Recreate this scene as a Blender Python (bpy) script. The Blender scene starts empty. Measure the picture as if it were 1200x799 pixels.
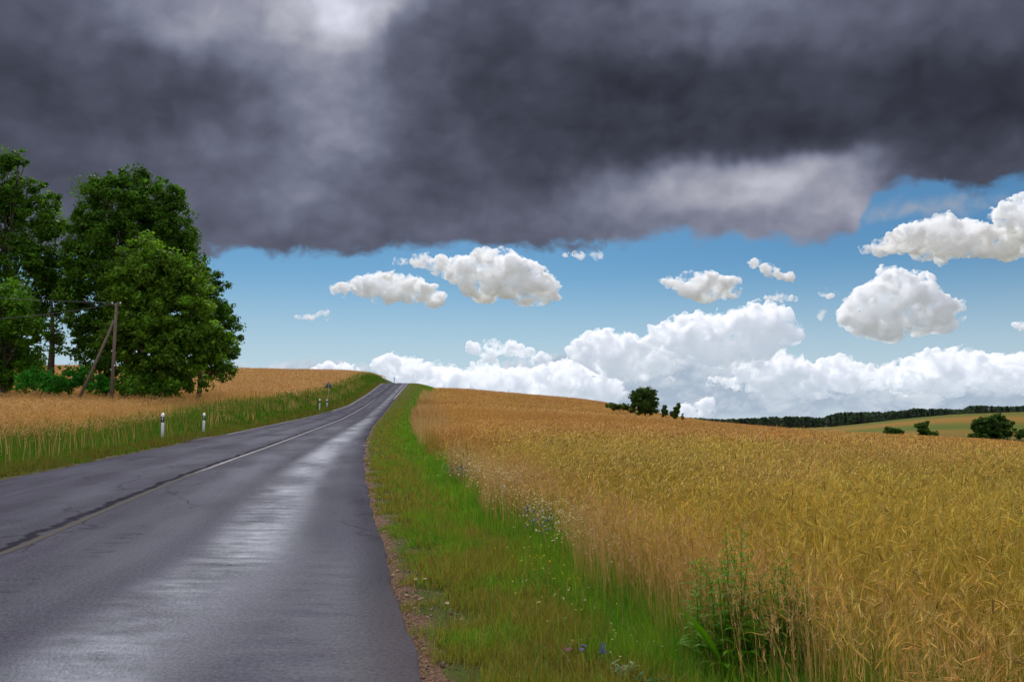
import bpy, bmesh, math
import numpy as np

rng = np.random.default_rng(11)
scene = bpy.context.scene
col = scene.collection
R = math.radians

# ------------------------------------------------------------------ camera
CAM_H = 1.5
PITCH = R(5.17)
F = 1000.0
CP, SP = math.cos(PITCH), math.sin(PITCH)
cam_d = bpy.data.cameras.new('camera')
cam_d.sensor_width = 36.0
cam_d.lens = 36.0 * F / 1200.0
cam_d.clip_start = 0.05
cam_d.clip_end = 80000
cam = bpy.data.objects.new('camera', cam_d)
col.objects.link(cam)
cam.location = (0, 0, CAM_H)
cam.rotation_euler = (R(90) + PITCH, 0, 0)
scene.camera = cam


def ray(u, v):
    a = (u - 600.0) / F
    b = (399.5 - v) / F
    return np.array([a, CP - b * SP, SP + b * CP])


def at(u, v, Y):
    d = ray(u, v)
    p = d * (Y / d[1])
    return np.array([p[0], Y, p[2] + CAM_H])


def az_el(u, v):
    d = ray(u, v)
    return math.degrees(math.atan2(d[0], d[1])), math.degrees(math.atan2(d[2], math.hypot(d[0], d[1])))


def vpix(Z, Y):
    # pixel row of a point with height Z at depth Y
    t = (Z - CAM_H) / Y
    b = (t * CP - SP) / (CP + t * SP)
    return 399.5 - b * F


def upix(X, Y, Z):
    depth = Y * CP + (Z - CAM_H) * SP
    return 600 + F * X / depth


# ------------------------------------------------------------------ numpy noise
def _hash(ix, iy, seed):
    h = (ix.astype(np.int64) * 374761393 + iy.astype(np.int64) * 668265263 + seed * 974634777) & 0xFFFFFFFF
    h = ((h ^ (h >> 13)) * 1274126177) & 0xFFFFFFFF
    h = h ^ (h >> 16)
    return (h & 0xFFFFFF) / float(0xFFFFFF)


def vnoise(x, y, seed=0):
    x = np.asarray(x, float)
    y = np.asarray(y, float)
    ix, iy = np.floor(x), np.floor(y)
    fx, fy = x - ix, y - iy
    fx = fx * fx * (3 - 2 * fx)
    fy = fy * fy * (3 - 2 * fy)
    a = _hash(ix, iy, seed)
    b = _hash(ix + 1, iy, seed)
    c = _hash(ix, iy + 1, seed)
    d = _hash(ix + 1, iy + 1, seed)
    return (a * (1 - fx) + b * fx) * (1 - fy) + (c * (1 - fx) + d * fx) * fy


def fbm(x, y, seed=0, octs=3):
    s = 0
    a = 0.5
    t = 0
    for k in range(octs):
        s = s + a * vnoise(x * 2 ** k, y * 2 ** k, seed + k * 7)
        t += a
        a *= 0.5
    return s / t


def sstep(a, b, x):
    t = np.clip((np.asarray(x, float) - a) / (b - a), 0, 1)
    return t * t * (3 - 2 * t)


def lerp(a, b, t):
    return a + (b - a) * t


def C(r, g, b):
    """sRGB 0-255 to linear"""
    o = []
    for c in (r, g, b):
        c /= 255.0
        o.append(c / 12.92 if c <= 0.04045 else ((c + 0.055) / 1.055) ** 2.4)
    return np.array(o)


# ------------------------------------------------------------------ terrain
_ZY = np.array([-60, 0, 4, 8, 18, 33, 41, 55, 77, 100, 120, 145, 170, 195, 218, 232, 250, 280, 330, 420])
_ZZ = np.array([0, 0, 0, .05, .18, .36, .52, .82, 1.38, 2.05, 2.9, 4.45, 6.35, 8.4, 10.35, 11.0, 10.9, 9.0, 4.0, -9.0])
_yy = np.linspace(-60, 420, 4801)
_zz = np.interp(_yy, _ZY, _ZZ)
_k = np.hanning(121)
_k /= _k.sum()
_zs = np.convolve(np.pad(_zz, 60, mode='edge'), _k, mode='valid')


def zr(Y):
    return np.interp(Y, _yy, _zs)


_V = np.array([799, 720, 657, 600, 562, 540, 524, 512, 500, 492, 484, 475, 462, 449.])
_UR = np.array([497, 471, 451, 436, 427.5, 425.5, 427, 430, 436, 443, 450, 457, 468, 479.])
_UC = np.array([-420, -190, 0, 127, 215, 273, 317, 348, 379, 400, 415, 430, 447, 463.])
_UL = np.array([-1600, -1000, -520, -215, 0, 108, 190, 248, 306, 346, 380, 408, 430, 447.])


def _edge(U):
    ys = np.concatenate([np.linspace(5, 60, 220), np.linspace(60, 218, 320)[1:]])
    vs = vpix(zr(ys), ys)
    us = np.interp(-vs, -_V, U)
    xs = (us - 600) / F * (ys * CP + (zr(ys) - CAM_H) * SP)
    # extend both ends
    y0 = np.array([-60., 0.])
    sl = (xs[60] - xs[0]) / (ys[60] - ys[0])
    x0 = xs[0] + sl * (y0 - ys[0])
    y1 = np.linspace(222, 420, 40)
    x1 = xs[-1] + (y1 - 218) * 0.02 + ((y1 - 218) / 60.) ** 2 * 3.0
    ya = np.concatenate([y0, ys, y1])
    xa = np.concatenate([x0, xs, x1])
    g = np.linspace(-60, 420, 4801)
    xg = np.interp(g, ya, xa)
    # smoothing that grows with distance
    s1 = np.convolve(np.pad(xg, 20, mode='edge'), np.hanning(41) / np.hanning(41).sum(), mode='valid')
    k2 = np.hanning(141)
    s2 = np.convolve(np.pad(xg, 70, mode='edge'), k2 / k2.sum(), mode='valid')
    w = sstep(25, 60, g)
    return g, s1 * (1 - w) + s2 * w


_gx, _XR = _edge(_UR)
_, _XC = _edge(_UC)
_, _XL = _edge(_UL)
# near the camera the left edge is out of frame: mirror the right half about the centre line
_wn = sstep(30, 16, _gx)
_XL = _XL * (1 - _wn) + _wn * (2 * _XC - _XR)


def xr(Y):
    return np.interp(Y, _gx, _XR)


def xc(Y):
    return np.interp(Y, _gx, _XC)


def xl(Y):
    return np.interp(Y, _gx, _XL)


def field_edge_r(Y):
    return np.clip(1.72 + 0.035 * np.asarray(Y, float), 1.4, 6.0) + 0.5 * (fbm(np.asarray(Y, float) * 0.33, 0 * np.asarray(Y, float), 5) - 0.5) + 0.35 * (fbm(np.asarray(Y, float) * 1.4, 0 * np.asarray(Y, float), 6) - 0.5)


def field_edge_l(Y):
    Y = np.asarray(Y, float)
    return np.interp(Y, [0, 20, 40, 70, 110, 150, 218, 300], [2.7, 2.8, 3.4, 4.6, 5.0, 4.5, 4.4, 4.4]) + 0.8 * (fbm(Y * 0.25, 0 * Y, 9) - 0.5)


def ground_z(x, y):
    x = np.asarray(x, float)
    y = np.asarray(y, float)
    yc = np.clip(y, -60, 420)
    z0 = zr(yc)
    dr = x - xr(yc)
    dl = xl(yc) - x
    t = sstep(75, 205, yc)
    D = np.maximum(dr, 0)
    drop_n = 0.00121 * D ** 2
    drop_f = 1.15 * sstep(0.5, 6, D) + 0.082 * D + 0.00004 * D ** 2 + 3.1 * sstep(42, 82, D) - 2.2 * sstep(100, 165, D)
    drop = lerp(drop_n, drop_f, t) + 0.10 * sstep(0.2, 1.6, D)
    L = np.maximum(dl, 0)
    A = np.interp(yc, [0, 25, 45, 69, 100, 150, 190, 218, 240], [.45, .62, .85, 1.15, 1.55, 2.05, 2.35, 2.5, 2.5])
    rise = A * sstep(1.0, 6.5, L) + 0.02 * np.maximum(L - 6, 0) * np.interp(yc, [0, 60, 200], [.6, 1.0, 1.0])
    rise = rise - 0.00006 * np.maximum(L - 20, 0) ** 2
    inside = (dr < 0) & (dl < 0)
    z = z0 - np.where(dr > 0, drop, 0) + np.where(dl > 0, rise, 0)
    z = z - np.where(inside, 0.09, 0.012 + 0.03 * np.exp(-np.minimum(np.maximum(dr, dl), 50) / 0.25))
    # gentle unevenness away from the road
    away = sstep(0.2, 3.0, np.maximum(dr, dl))
    z = z + away * (0.10 * (fbm(x * 0.25, y * 0.25, 3) - 0.5))
    # valley floor and the far hill
    floor = -9.0 + 0.0 * x
    rx = x * 520.0 / np.maximum(y, 200)
    ridge = np.interp(rx, [60, 120, 177, 208, 239, 270, 312, 420, 700], [-12, -9.5, -6.6, -2.4, 1.3, 4.0, 5.4, 6.0, 4.0])
    bump = np.where(y < 520, sstep(300, 520, y), 1 - 0.6 * sstep(520, 900, y))
    far = lerp(floor, np.maximum(ridge, -9.5), bump)
    far = far + sstep(900, 1600, y) * 4
    k = 1.2
    m = np.maximum(z, far)
    z = m + k * np.log1p(np.exp(-np.abs(z - far) / k)) * sstep(60, 200, np.hypot(x, y))
    return z


# ------------------------------------------------------------------ materials
def new_mat(name):
    m = bpy.data.materials.new(name)
    m.use_nodes = True
    nt = m.node_tree
    b = nt.nodes['Principled BSDF']
    return m, nt, b


def node(nt, t, **kw):
    n = nt.nodes.new(t)
    for k, v in kw.items():
        setattr(n, k, v)
    return n


def leaf_mat(name, trans=0.35, rough=0.6, hue=(1, 1, 1), spec=0.12):
    m, nt, b = new_mat(name)
    at_ = node(nt, 'ShaderNodeAttribute', attribute_name='tint')
    b.inputs['Roughness'].default_value = rough
    b.inputs['Specular IOR Level'].default_value = spec
    nt.links.new(at_.outputs['Color'], b.inputs['Base Color'])
    tr = node(nt, 'ShaderNodeBsdfTranslucent')
    mul = node(nt, 'ShaderNodeMixRGB', blend_type='MULTIPLY')
    mul.inputs['Fac'].default_value = 1
    mul.inputs['Color2'].default_value = (*hue, 1)
    nt.links.new(at_.outputs['Color'], mul.inputs['Color1'])
    nt.links.new(mul.outputs['Color'], tr.inputs['Color'])
    mx = node(nt, 'ShaderNodeMixShader')
    mx.inputs['Fac'].default_value = trans
    nt.links.new(b.outputs[0], mx.inputs[1])
    nt.links.new(tr.outputs[0], mx.inputs[2])
    nt.links.new(mx.outputs[0], nt.nodes['Material Output'].inputs['Surface'])
    return m


def plain_mat(name, c, rough=0.6, noise=0.25, scale=8.0, spec=0.4, bump=0.0, stretch=(1, 1, 1)):
    m, nt, b = new_mat(name)
    tc = node(nt, 'ShaderNodeTexCoord')
    mp = node(nt, 'ShaderNodeMapping')
    mp.inputs['Scale'].default_value = stretch
    nz = node(nt, 'ShaderNodeTexNoise')
    nz.inputs['Scale'].default_value = scale
    nz.inputs['Detail'].default_value = 6
    nt.links.new(tc.outputs['Object'], mp.inputs['Vector'])
    nt.links.new(mp.outputs['Vector'], nz.inputs['Vector'])
    r = node(nt, 'ShaderNodeValToRGB')
    c = np.array(c)
    lo = np.clip(c * (1 - noise), 0, 1)
    hi = np.clip(c * (1 + noise), 0, 1)
    r.color_ramp.elements[0].position = .3
    r.color_ramp.elements[1].position = .7
    r.color_ramp.elements[0].color = (*lo, 1)
    r.color_ramp.elements[1].color = (*hi, 1)
    nt.links.new(nz.outputs['Fac'], r.inputs['Fac'])
    nt.links.new(r.outputs['Color'], b.inputs['Base Color'])
    b.inputs['Roughness'].default_value = rough
    b.inputs['Specular IOR Level'].default_value = spec
    if bump:
        bp = node(nt, 'ShaderNodeBump')
        bp.inputs['Strength'].default_value = bump
        bp.inputs['Distance'].default_value = 0.02
        nt.links.new(nz.outputs['Fac'], bp.inputs['Height'])
        nt.links.new(bp.outputs['Normal'], b.inputs['Normal'])
    return m


# ------------------------------------------------------------------ mesh helpers
def mesh_np(name, V, tris=None, quads=None, tint=None, mat=None, smooth=False, parent=None, extra=None, uv=None):
    V = np.ascontiguousarray(V, dtype=np.float32)
    me = bpy.data.meshes.new(name)
    nt_ = 0 if tris is None else len(tris)
    nq = 0 if quads is None else len(quads)
    me.vertices.add(len(V))
    me.vertices.foreach_set('co', V.ravel())
    parts, tot = [], []
    if nt_:
        parts.append(np.asarray(tris, np.int32).ravel())
        tot.append(np.full(nt_, 3, np.int32))
    if nq:
        parts.append(np.asarray(quads, np.int32).ravel())
        tot.append(np.full(nq, 4, np.int32))
    L = np.concatenate(parts)
    T = np.concatenate(tot)
    S = np.concatenate([[0], np.cumsum(T)[:-1]]).astype(np.int32)
    me.loops.add(len(L))
    me.loops.foreach_set('vertex_index', L)
    me.polygons.add(len(T))
    me.polygons.foreach_set('loop_start', S)
    if smooth:
        me.polygons.foreach_set('use_smooth', np.ones(len(T), bool))
    me.update(calc_edges=True)
    if tint is not None:
        a = me.color_attributes.new('tint', 'FLOAT_COLOR', 'POINT')
        c4 = np.ones((len(V), 4), np.float32)
        c4[:, :3] = np.clip(tint, 0, 1)
        a.data.foreach_set('color', c4.ravel())
    for k, arr in (extra or {}).items():
        a = me.attributes.new(k, 'FLOAT', 'POINT')
        a.data.foreach_set('value', np.ascontiguousarray(arr, np.float32))
    if uv is not None:
        l = me.uv_layers.new(name='UVMap')
        l.data.foreach_set('uv', np.ascontiguousarray(uv[L], np.float32).ravel())
    if mat:
        me.materials.append(mat)
    o = bpy.data.objects.new(name, me)
    col.objects.link(o)
    if parent:
        o.parent = parent
    return o


def tag(o, label=None, cat=None, group=None, kind=None):
    if label:
        o['label'] = label
    if cat:
        o['category'] = cat
    if group:
        o['group'] = group
    if kind:
        o['kind'] = kind
    return o


def empty(name, loc, rz=0.0):
    o = bpy.data.objects.new(name, None)
    o.empty_display_size = 0.3
    col.objects.link(o)
    o.location = tuple(float(t) for t in loc)
    o.rotation_euler = (0, 0, rz)
    return o


class Soup:
    """collects numpy pieces into one mesh"""

    def __init__(s):
        s.V, s.T, s.Q, s.C, s.n = [], [], [], [], 0

    def add(s, V, T=None, Q=None, c=None):
        V = np.asarray(V, float).reshape(-1, 3)
        if T is not None and len(T):
            s.T.append(np.asarray(T) + s.n)
        if Q is not None and len(Q):
            s.Q.append(np.asarray(Q) + s.n)
        if c is None:
            c = (.5, .5, .5)
        c = np.asarray(c, float)
        if c.ndim == 1:
            c = np.broadcast_to(c, V.shape)
        s.V.append(V)
        s.C.append(c)
        s.n += len(V)

    def build(s, name, mat, parent=None, smooth=False, loc=None):
        V = np.concatenate(s.V)
        if loc is not None:
            V = V - np.asarray(loc)
        return mesh_np(name, V, np.concatenate(s.T) if s.T else None, np.concatenate(s.Q) if s.Q else None,
                       np.concatenate(s.C), mat, smooth, parent)


def blades(s, P, h, w, az, lean, c, segs=2, tipc=None, pw=2.0, face=None, taper=0.8):
    """curved ribbons; every argument an array of length N"""
    N = len(P)
    if N == 0:
        return
    face = az + rng.uniform(0.6, 2.5, N) if face is None else face
    dx, dy = np.cos(az), np.sin(az)
    fx, fy = np.cos(face), np.sin(face)
    m = 2 * segs + 1
    V = np.zeros((N, m, 3))
    Cc = np.zeros((N, m, 3))
    tipc = c if tipc is None else tipc
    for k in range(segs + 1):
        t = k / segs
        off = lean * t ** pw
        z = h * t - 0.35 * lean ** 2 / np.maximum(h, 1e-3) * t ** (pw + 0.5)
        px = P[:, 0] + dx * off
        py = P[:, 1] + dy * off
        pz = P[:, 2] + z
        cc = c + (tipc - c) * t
        if k < segs:
            ww = w * 0.5 * (1 - taper * t)
            V[:, 2 * k] = np.stack([px - fx * ww, py - fy * ww, pz], 1)
            V[:, 2 * k + 1] = np.stack([px + fx * ww, py + fy * ww, pz], 1)
            Cc[:, 2 * k] = cc
            Cc[:, 2 * k + 1] = cc
        else:
            V[:, 2 * k] = np.stack([px, py, pz], 1)
            Cc[:, 2 * k] = cc
    b = (np.arange(N) * m)[:, None]
    Q = np.concatenate([b + np.array([[2 * k, 2 * k + 1, 2 * k + 3, 2 * k + 2]]) for k in range(segs - 1)]) if segs > 1 else None
    T = b + np.array([[2 * segs - 2, 2 * segs - 1, 2 * segs]])
    s.add(V.reshape(-1, 3), T, Q, Cc.reshape(-1, 3))


def frames(E):
    """two unit vectors normal to each row of E"""
    ref = np.where(np.abs(E[:, 2:3]) < 0.9, np.array([[0, 0, 1.]]), np.array([[1., 0, 0]]))
    A = np.cross(E, ref)
    A /= np.linalg.norm(A, axis=1, keepdims=True)
    B = np.cross(E, A)
    return A, B


def spindles(s, P, E, L, r, c, sides=4, prof=((0, .35), (.2, .9), (.6, 1.0), (.88, .55))):
    """seed-head bodies along axis E from P"""
    N = len(P)
    if N == 0:
        return
    A, B = frames(E)
    K = len(prof)
    m = K * sides + 1
    V = np.zeros((N, m, 3))
    ph = rng.uniform(0, 6.28, N)
    for k, (t, q) in enumerate(prof):
        for j in range(sides):
            a = ph + 6.2832 * j / sides
            V[:, k * sides + j] = P + E * (L * t)[:, None] + (A * np.cos(a)[:, None] + B * np.sin(a)[:, None]) * (r * q)[:, None]
    V[:, -1] = P + E * L[:, None]
    b = (np.arange(N) * m)[:, None]
    Q = []
    for k in range(K - 1):
        for j in range(sides):
            j2 = (j + 1) % sides
            Q.append(b + np.array([[k * sides + j, k * sides + j2, (k + 1) * sides + j2, (k + 1) * sides + j]]))
    T = [b + np.array([[(K - 1) * sides + j, (K - 1) * sides + (j + 1) % sides, m - 1]]) for j in range(sides)]
    s.add(V.reshape(-1, 3), np.concatenate(T), np.concatenate(Q), np.repeat(c, m, axis=0))


def tube(s, pts, rad, sides=8, c=(.5, .5, .5), cap=True):
    pts = np.asarray(pts, float)
    n = len(pts)
    rad = np.broadcast_to(np.asarray(rad, float), (n,))
    tang = np.gradient(pts, axis=0)
    tang /= np.linalg.norm(tang, axis=1, keepdims=True) + 1e-12
    A, B = frames(tang)
    for k in range(1, n):        # keep frames from flipping
        a = A[k - 1] - tang[k] * np.dot(A[k - 1], tang[k])
        A[k] = a / np.linalg.norm(a)
        B[k] = np.cross(tang[k], A[k])
    th = np.arange(sides) * 2 * math.pi / sides
    V = pts[:, None] + rad[:, None, None] * (A[:, None] * np.cos(th)[None, :, None] + B[:, None] * np.sin(th)[None, :, None])
    Q = []
    for k in range(n - 1):
        for j in range(sides):
            j2 = (j + 1) % sides
            Q.append([k * sides + j, k * sides + j2, (k + 1) * sides + j2, (k + 1) * sides + j])
    V = V.reshape(-1, 3)
    T = []
    if cap:
        V = np.concatenate([V, pts[:1], pts[-1:]])
        for j in range(sides):
            j2 = (j + 1) % sides
            T.append([j2, j, len(V) - 2])
            T.append([(n - 1) * sides + j, (n - 1) * sides + j2, len(V) - 1])
    s.add(V, T, Q, c)


def box(s, cx, cy, cz, sx, sy, sz, c=(.5, .5, .5)):
    V = np.array([[x, y, z] for z in (-.5, .5) for y in (-.5, .5) for x in (-.5, .5)]) * [sx, sy, sz] + [cx, cy, cz]
    s.add(V, None, [[0, 2, 3, 1], [4, 5, 7, 6], [0, 1, 5, 4], [2, 6, 7, 3], [0, 4, 6, 2], [1, 3, 7, 5]], c)


# ------------------------------------------------------------------ ground sheet
def build_ground():
    Ys = np.concatenate([np.linspace(-30, 2, 17)[:-1], np.linspace(2, 14, 80)[:-1], np.linspace(14, 60, 150)[:-1],
                         np.linspace(60, 300, 160)[:-1], np.geomspace(300, 6000, 70)])
    d = np.concatenate([np.linspace(0, 1, 12)[:-1], np.linspace(1, 9, 40)[:-1], np.linspace(9, 60, 60)[:-1], np.geomspace(60, 6000, 70)])
    nd = len(d)
    ins = np.array([.03, .5, .97])
    W = nd * 2 + 3
    X = np.zeros((len(Ys), W))
    yc = np.clip(Ys, -60, 420)
    a, b = xl(yc), xr(yc)
    X[:, :nd] = a[:, None] - d[::-1][None]
    X[:, nd:nd + 3] = a[:, None] + (b - a)[:, None] * ins[None]
    X[:, nd + 3:] = b[:, None] + d[None]
    Y = np.repeat(Ys[:, None], W, 1)
    Z = ground_z(X, Y)
    V = np.stack([X, Y, Z], -1).reshape(-1, 3)
    i = np.arange(len(Ys) - 1)[:, None] * W
    j = np.arange(W - 1)[None]
    q = np.stack([i + j, i + j + 1, i + W + j + 1, i + W + j], -1).reshape(-1, 4)
    x, y = V[:, 0], V[:, 1]
    ycl = np.clip(y, -60, 420)
    dr = x - xr(ycl)
    dl = xl(ycl) - x
    fr = sstep(0.0, 0.6, dr - field_edge_r(ycl))
    fl = sstep(0.0, 0.8, dl - field_edge_l(ycl))
    field = np.maximum(fr, fl)
    far = sstep(260, 300, y)
    dirt = np.exp(-np.maximum(dr, 0) / 0.17) * (dr > -1) * (dl < 0) + 0.7 * np.exp(-np.maximum(dl, 0) / 0.3) * (dl > -1)
    grass = C(64, 74, 20)[None] * np.ones((len(x), 1))
    fieldc = np.where((y > 25)[:, None], C(146, 100, 40)[None], C(92, 66, 30)[None])
    base = grass * (1 - field[:, None]) + fieldc * field[:, None]
    # the far hill: strips of stubble, ripe grain and green ley
    n1 = fbm(x * 0.012 + 3, y * 0.03, 21, 4)
    ang = x * 0.25 + y * 0.9
    strip = 0.5 + 0.5 * np.sin(ang * 0.075 + 3 * n1)
    fcol = lerp(C(138, 104, 40)[None], C(80, 96, 30)[None], sstep(.25, .8, strip * 0.55 + n1 * 0.5)[:, None])
    low = sstep(400, 350, y)
    fcol = lerp(fcol, C(74, 88, 36)[None], (low * .7)[:, None])
    base = lerp(base, fcol, far[:, None])
    dirt = np.clip(dirt, 0, 1) * (1 - far)
    m, nt, b = new_mat('ground_soil_and_sward')
    at_ = node(nt, 'ShaderNodeAttribute', attribute_name='tint')
    dt = node(nt, 'ShaderNodeAttribute', attribute_name='dirt')
    tc = node(nt, 'ShaderNodeTexCoord')
    nz = node(nt, 'ShaderNodeTexNoise')
    nz.inputs['Scale'].default_value = 3.0
    nz.inputs['Detail'].default_value = 8
    nt.links.new(tc.outputs['Object'], nz.inputs['Vector'])
    nf = node(nt, 'ShaderNodeTexNoise')
    nf.inputs['Scale'].default_value = 45.0
    nf.inputs['Detail'].default_value = 5
    nt.links.new(tc.outputs['Object'], nf.inputs['Vector'])
    add = node(nt, 'ShaderNodeMath', operation='ADD')
    nt.links.new(dt.outputs['Fac'], add.inputs[0])
    nt.links.new(nz.outputs['Fac'], add.inputs[1])
    mr = node(nt, 'ShaderNodeMapRange')
    mr.inputs['From Min'].default_value = .75
    mr.inputs['From Max'].default_value = 1.0
    nt.links.new(add.outputs[0], mr.inputs['Value'])
    soil = node(nt, 'ShaderNodeValToRGB')
    soil.color_ramp.elements[0].position = .35
    soil.color_ramp.elements[1].position = .68
    soil.color_ramp.elements[0].color = (*C(58, 40, 30), 1)
    soil.color_ramp.elements[1].color = (*C(128, 98, 78), 1)
    nt.links.new(nf.outputs['Fac'], soil.inputs['Fac'])
    var = node(nt, 'ShaderNodeMixRGB', blend_type='MULTIPLY')
    var.inputs['Fac'].default_value = 1
    vr = node(nt, 'ShaderNodeMapRange')
    vr.inputs['To Min'].default_value = .45
    vr.inputs['To Max'].default_value = 1.5
    nt.links.new(nf.outputs['Fac'], vr.inputs['Value'])
    nt.links.new(at_.outputs['Color'], var.inputs['Color1'])
    nt.links.new(vr.outputs['Result'], var.inputs['Color2'])
    mx = node(nt, 'ShaderNodeMixRGB')
    nt.links.new(mr.outputs['Result'], mx.inputs['Fac'])
    nt.links.new(var.outputs['Color'], mx.inputs['Color1'])
    nt.links.new(soil.outputs['Color'], mx.inputs['Color2'])
    nt.links.new(mx.outputs['Color'], b.inputs['Base Color'])
    b.inputs['Roughness'].default_value = .95
    b.inputs['Specular IOR Level'].default_value = .1
    bp = node(nt, 'ShaderNodeBump')
    bp.inputs['Strength'].default_value = .6
    bp.inputs['Distance'].default_value = .03
    nt.links.new(nf.outputs['Fac'], bp.inputs['Height'])
    nt.links.new(bp.outputs['Normal'], b.inputs['Normal'])
    o = mesh_np('ground', V, None, q, base, m, True, extra={'dirt': dirt})
    tag(o, kind='structure')


build_ground()


# ------------------------------------------------------------------ road
def asphalt():
    m, nt, b = new_mat('worn_sheen_asphalt')
    L = nt.links.new
    uv = node(nt, 'ShaderNodeUVMap', uv_map='UVMap')          # u: metres from the centre line, v: metres along
    sep = node(nt, 'ShaderNodeSeparateXYZ')
    L(uv.outputs['UV'], sep.inputs[0])

    def noise(scale, stretch, detail=6, rough=.6):
        mp = node(nt, 'ShaderNodeMapping')
        mp.inputs['Scale'].default_value = stretch
        n = node(nt, 'ShaderNodeTexNoise')
        n.inputs['Scale'].default_value = scale
        n.inputs['Detail'].default_value = detail
        n.inputs['Roughness'].default_value = rough
        L(uv.outputs['UV'], mp.inputs['Vector'])
        L(mp.outputs['Vector'], n.inputs['Vector'])
        return n.outputs['Fac']

    def math_(op, a, c=None, d=None):
        n = node(nt, 'ShaderNodeMath', operation=op)
        for i, q in enumerate((a, c, d)):
            if q is None:
                continue
            if isinstance(q, (int, float)):
                n.inputs[i].default_value = q
            else:
                L(q, n.inputs[i])
        return n.outputs[0]

    def rng_(x, a, c, lo=0., hi=1., smooth=True):
        n = node(nt, 'ShaderNodeMapRange', interpolation_type='SMOOTHSTEP' if smooth else 'LINEAR')
        n.inputs['From Min'].default_value = a
        n.inputs['From Max'].default_value = c
        n.inputs['To Min'].default_value = lo
        n.inputs['To Max'].default_value = hi
        L(x, n.inputs['Value'])
        return n.outputs['Result']

    grain = noise(55, (1, 1, 1), 4, .8)
    fine = noise(28, (1, 1, 1), 6, .7)
    streak = noise(1.0, (1.2, .16, 1), 6, .6)
    cross = noise(3.2, (.55, 1.5, 1), 8, .72)
    big = noise(.35, (1, .6, 1), 4, .5)
    u, v = sep.outputs['X'], sep.outputs['Y']
    wob = math_('MULTIPLY', math_('SUBTRACT', noise(.9, (.2, 1, 1), 6, .7), .5), .55)
    # open joint full of tar beside the centre line
    du = math_('ABSOLUTE', math_('ADD', math_('ADD', u, .16), wob))
    joint = rng_(math_('ADD', du, math_('MULTIPLY', cross, .26)), .16, .25, 1, 0)
    crk = node(nt, 'ShaderNodeTexVoronoi', feature='DISTANCE_TO_EDGE', voronoi_dimensions='2D')
    crk.inputs['Scale'].default_value = .5
    mp = node(nt, 'ShaderNodeMapping')
    mp.inputs['Scale'].default_value = (1.0, .55, 1)
    wn = node(nt, 'ShaderNodeTexNoise')
    wn.inputs['Scale'].default_value = 1.6
    wn.inputs['Detail'].default_value = 6
    L(uv.outputs['UV'], wn.inputs['Vector'])
    av = node(nt, 'ShaderNodeVectorMath', operation='ADD')
    L(uv.outputs['UV'], av.inputs[0])
    L(wn.outputs['Color'], av.inputs[1])
    L(av.outputs[0], mp.inputs['Vector'])
    L(mp.outputs['Vector'], crk.inputs['Vector'])
    cracks = math_('MULTIPLY', rng_(crk.outputs['Distance'], .003, .020, 1, 0), rng_(math_('ADD', big, rng_(du, .2, 1.6, .12, -.04)), .47, .58))
    # wheel paths are polished smoother, the crown and edge stay rough
    wl = None
    for c_ in (-2.75, -1.1, 1.0, 2.6):
        g = rng_(math_('ABSOLUTE', math_('SUBTRACT', u, c_)), .1, .75, 1, 0)
        wl = g if wl is None else math_('MAXIMUM', wl, g)
    # colour
    val = math_('ADD', math_('MULTIPLY', fine, .55), math_('MULTIPLY', grain, .45))
    ramp = node(nt, 'ShaderNodeValToRGB')
    e = ramp.color_ramp.elements
    e[0].position = .32
    e[0].color = (.014, .0135, .017, 1)
    e[1].position = .68
    e[1].color = (.122, .118, .152, 1)
    L(val, ramp.inputs['Fac'])
    mul = node(nt, 'ShaderNodeMixRGB', blend_type='MULTIPLY')
    mul.inputs['Fac'].default_value = 1
    L(ramp.outputs['Color'], mul.inputs['Color1'])
    L(math_('MULTIPLY', rng_(streak, .3, .7, .72, 1.2), rng_(cross, .3, .7, .82, 1.12)), mul.inputs['Color2'])
    dk = node(nt, 'ShaderNodeMixRGB')
    L(math_('MAXIMUM', math_('MULTIPLY', joint, .62), math_('MULTIPLY', cracks, .5)), dk.inputs['Fac'])
    L(mul.outputs['Color'], dk.inputs['Color1'])
    dk.inputs['Color2'].default_value = (.010, .009, .009, 1)
    # dusty brown outer edge
    ed = node(nt, 'ShaderNodeMixRGB')
    L(rng_(math_('ADD', math_('ABSOLUTE', u), math_('MULTIPLY', fine, .5)), 3.9, 4.5, 0, .35), ed.inputs['Fac'])
    L(dk.outputs['Color'], ed.inputs['Color1'])
    ed.inputs['Color2'].default_value = (.10, .075, .06, 1)
    L(ed.outputs['Color'], b.inputs['Base Color'])
    rough = math_('ADD', rng_(math_('ADD', math_('MULTIPLY', cross, .5), math_('MULTIPLY', streak, .5)), .35, .65, .36, .52), math_('MULTIPLY', wl, -.10))
    rough = math_('ADD', rough, math_('MULTIPLY', joint, .25))
    b.inputs['Roughness'].default_value = .9
    b.inputs['Specular IOR Level'].default_value = .0
    gl = node(nt, 'ShaderNodeBsdfGlossy')
    gl.inputs['Color'].default_value = (.80, .88, 1, 1)
    L(rough, gl.inputs['Roughness'])
    sheen = math_('ADD', rng_(math_('ADD', math_('MULTIPLY', cross, .6), math_('MULTIPLY', streak, .4)), .40, .62, .022, .008), math_('ADD', math_('MULTIPLY', wl, .02), math_('MULTIPLY', math_('MULTIPLY', rng_(math_('ADD', math_('ABSOLUTE', math_('SUBTRACT', u, 2.4)), math_('MULTIPLY', fine, .5)), .3, .95, 1, 0), rng_(math_('ADD', math_('MULTIPLY', cross, .3), math_('MULTIPLY', big, .7)), .40, .60)), .14)))  # sheen painted in by gloss weight, strongest along the right wheel path
    sheen = math_('MULTIPLY', sheen, math_('SUBTRACT', 1.0, math_('MULTIPLY', joint, .85)))
    sheen = math_('MULTIPLY', sheen, rng_(big, .35, .65, 1.25, .65))
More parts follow.
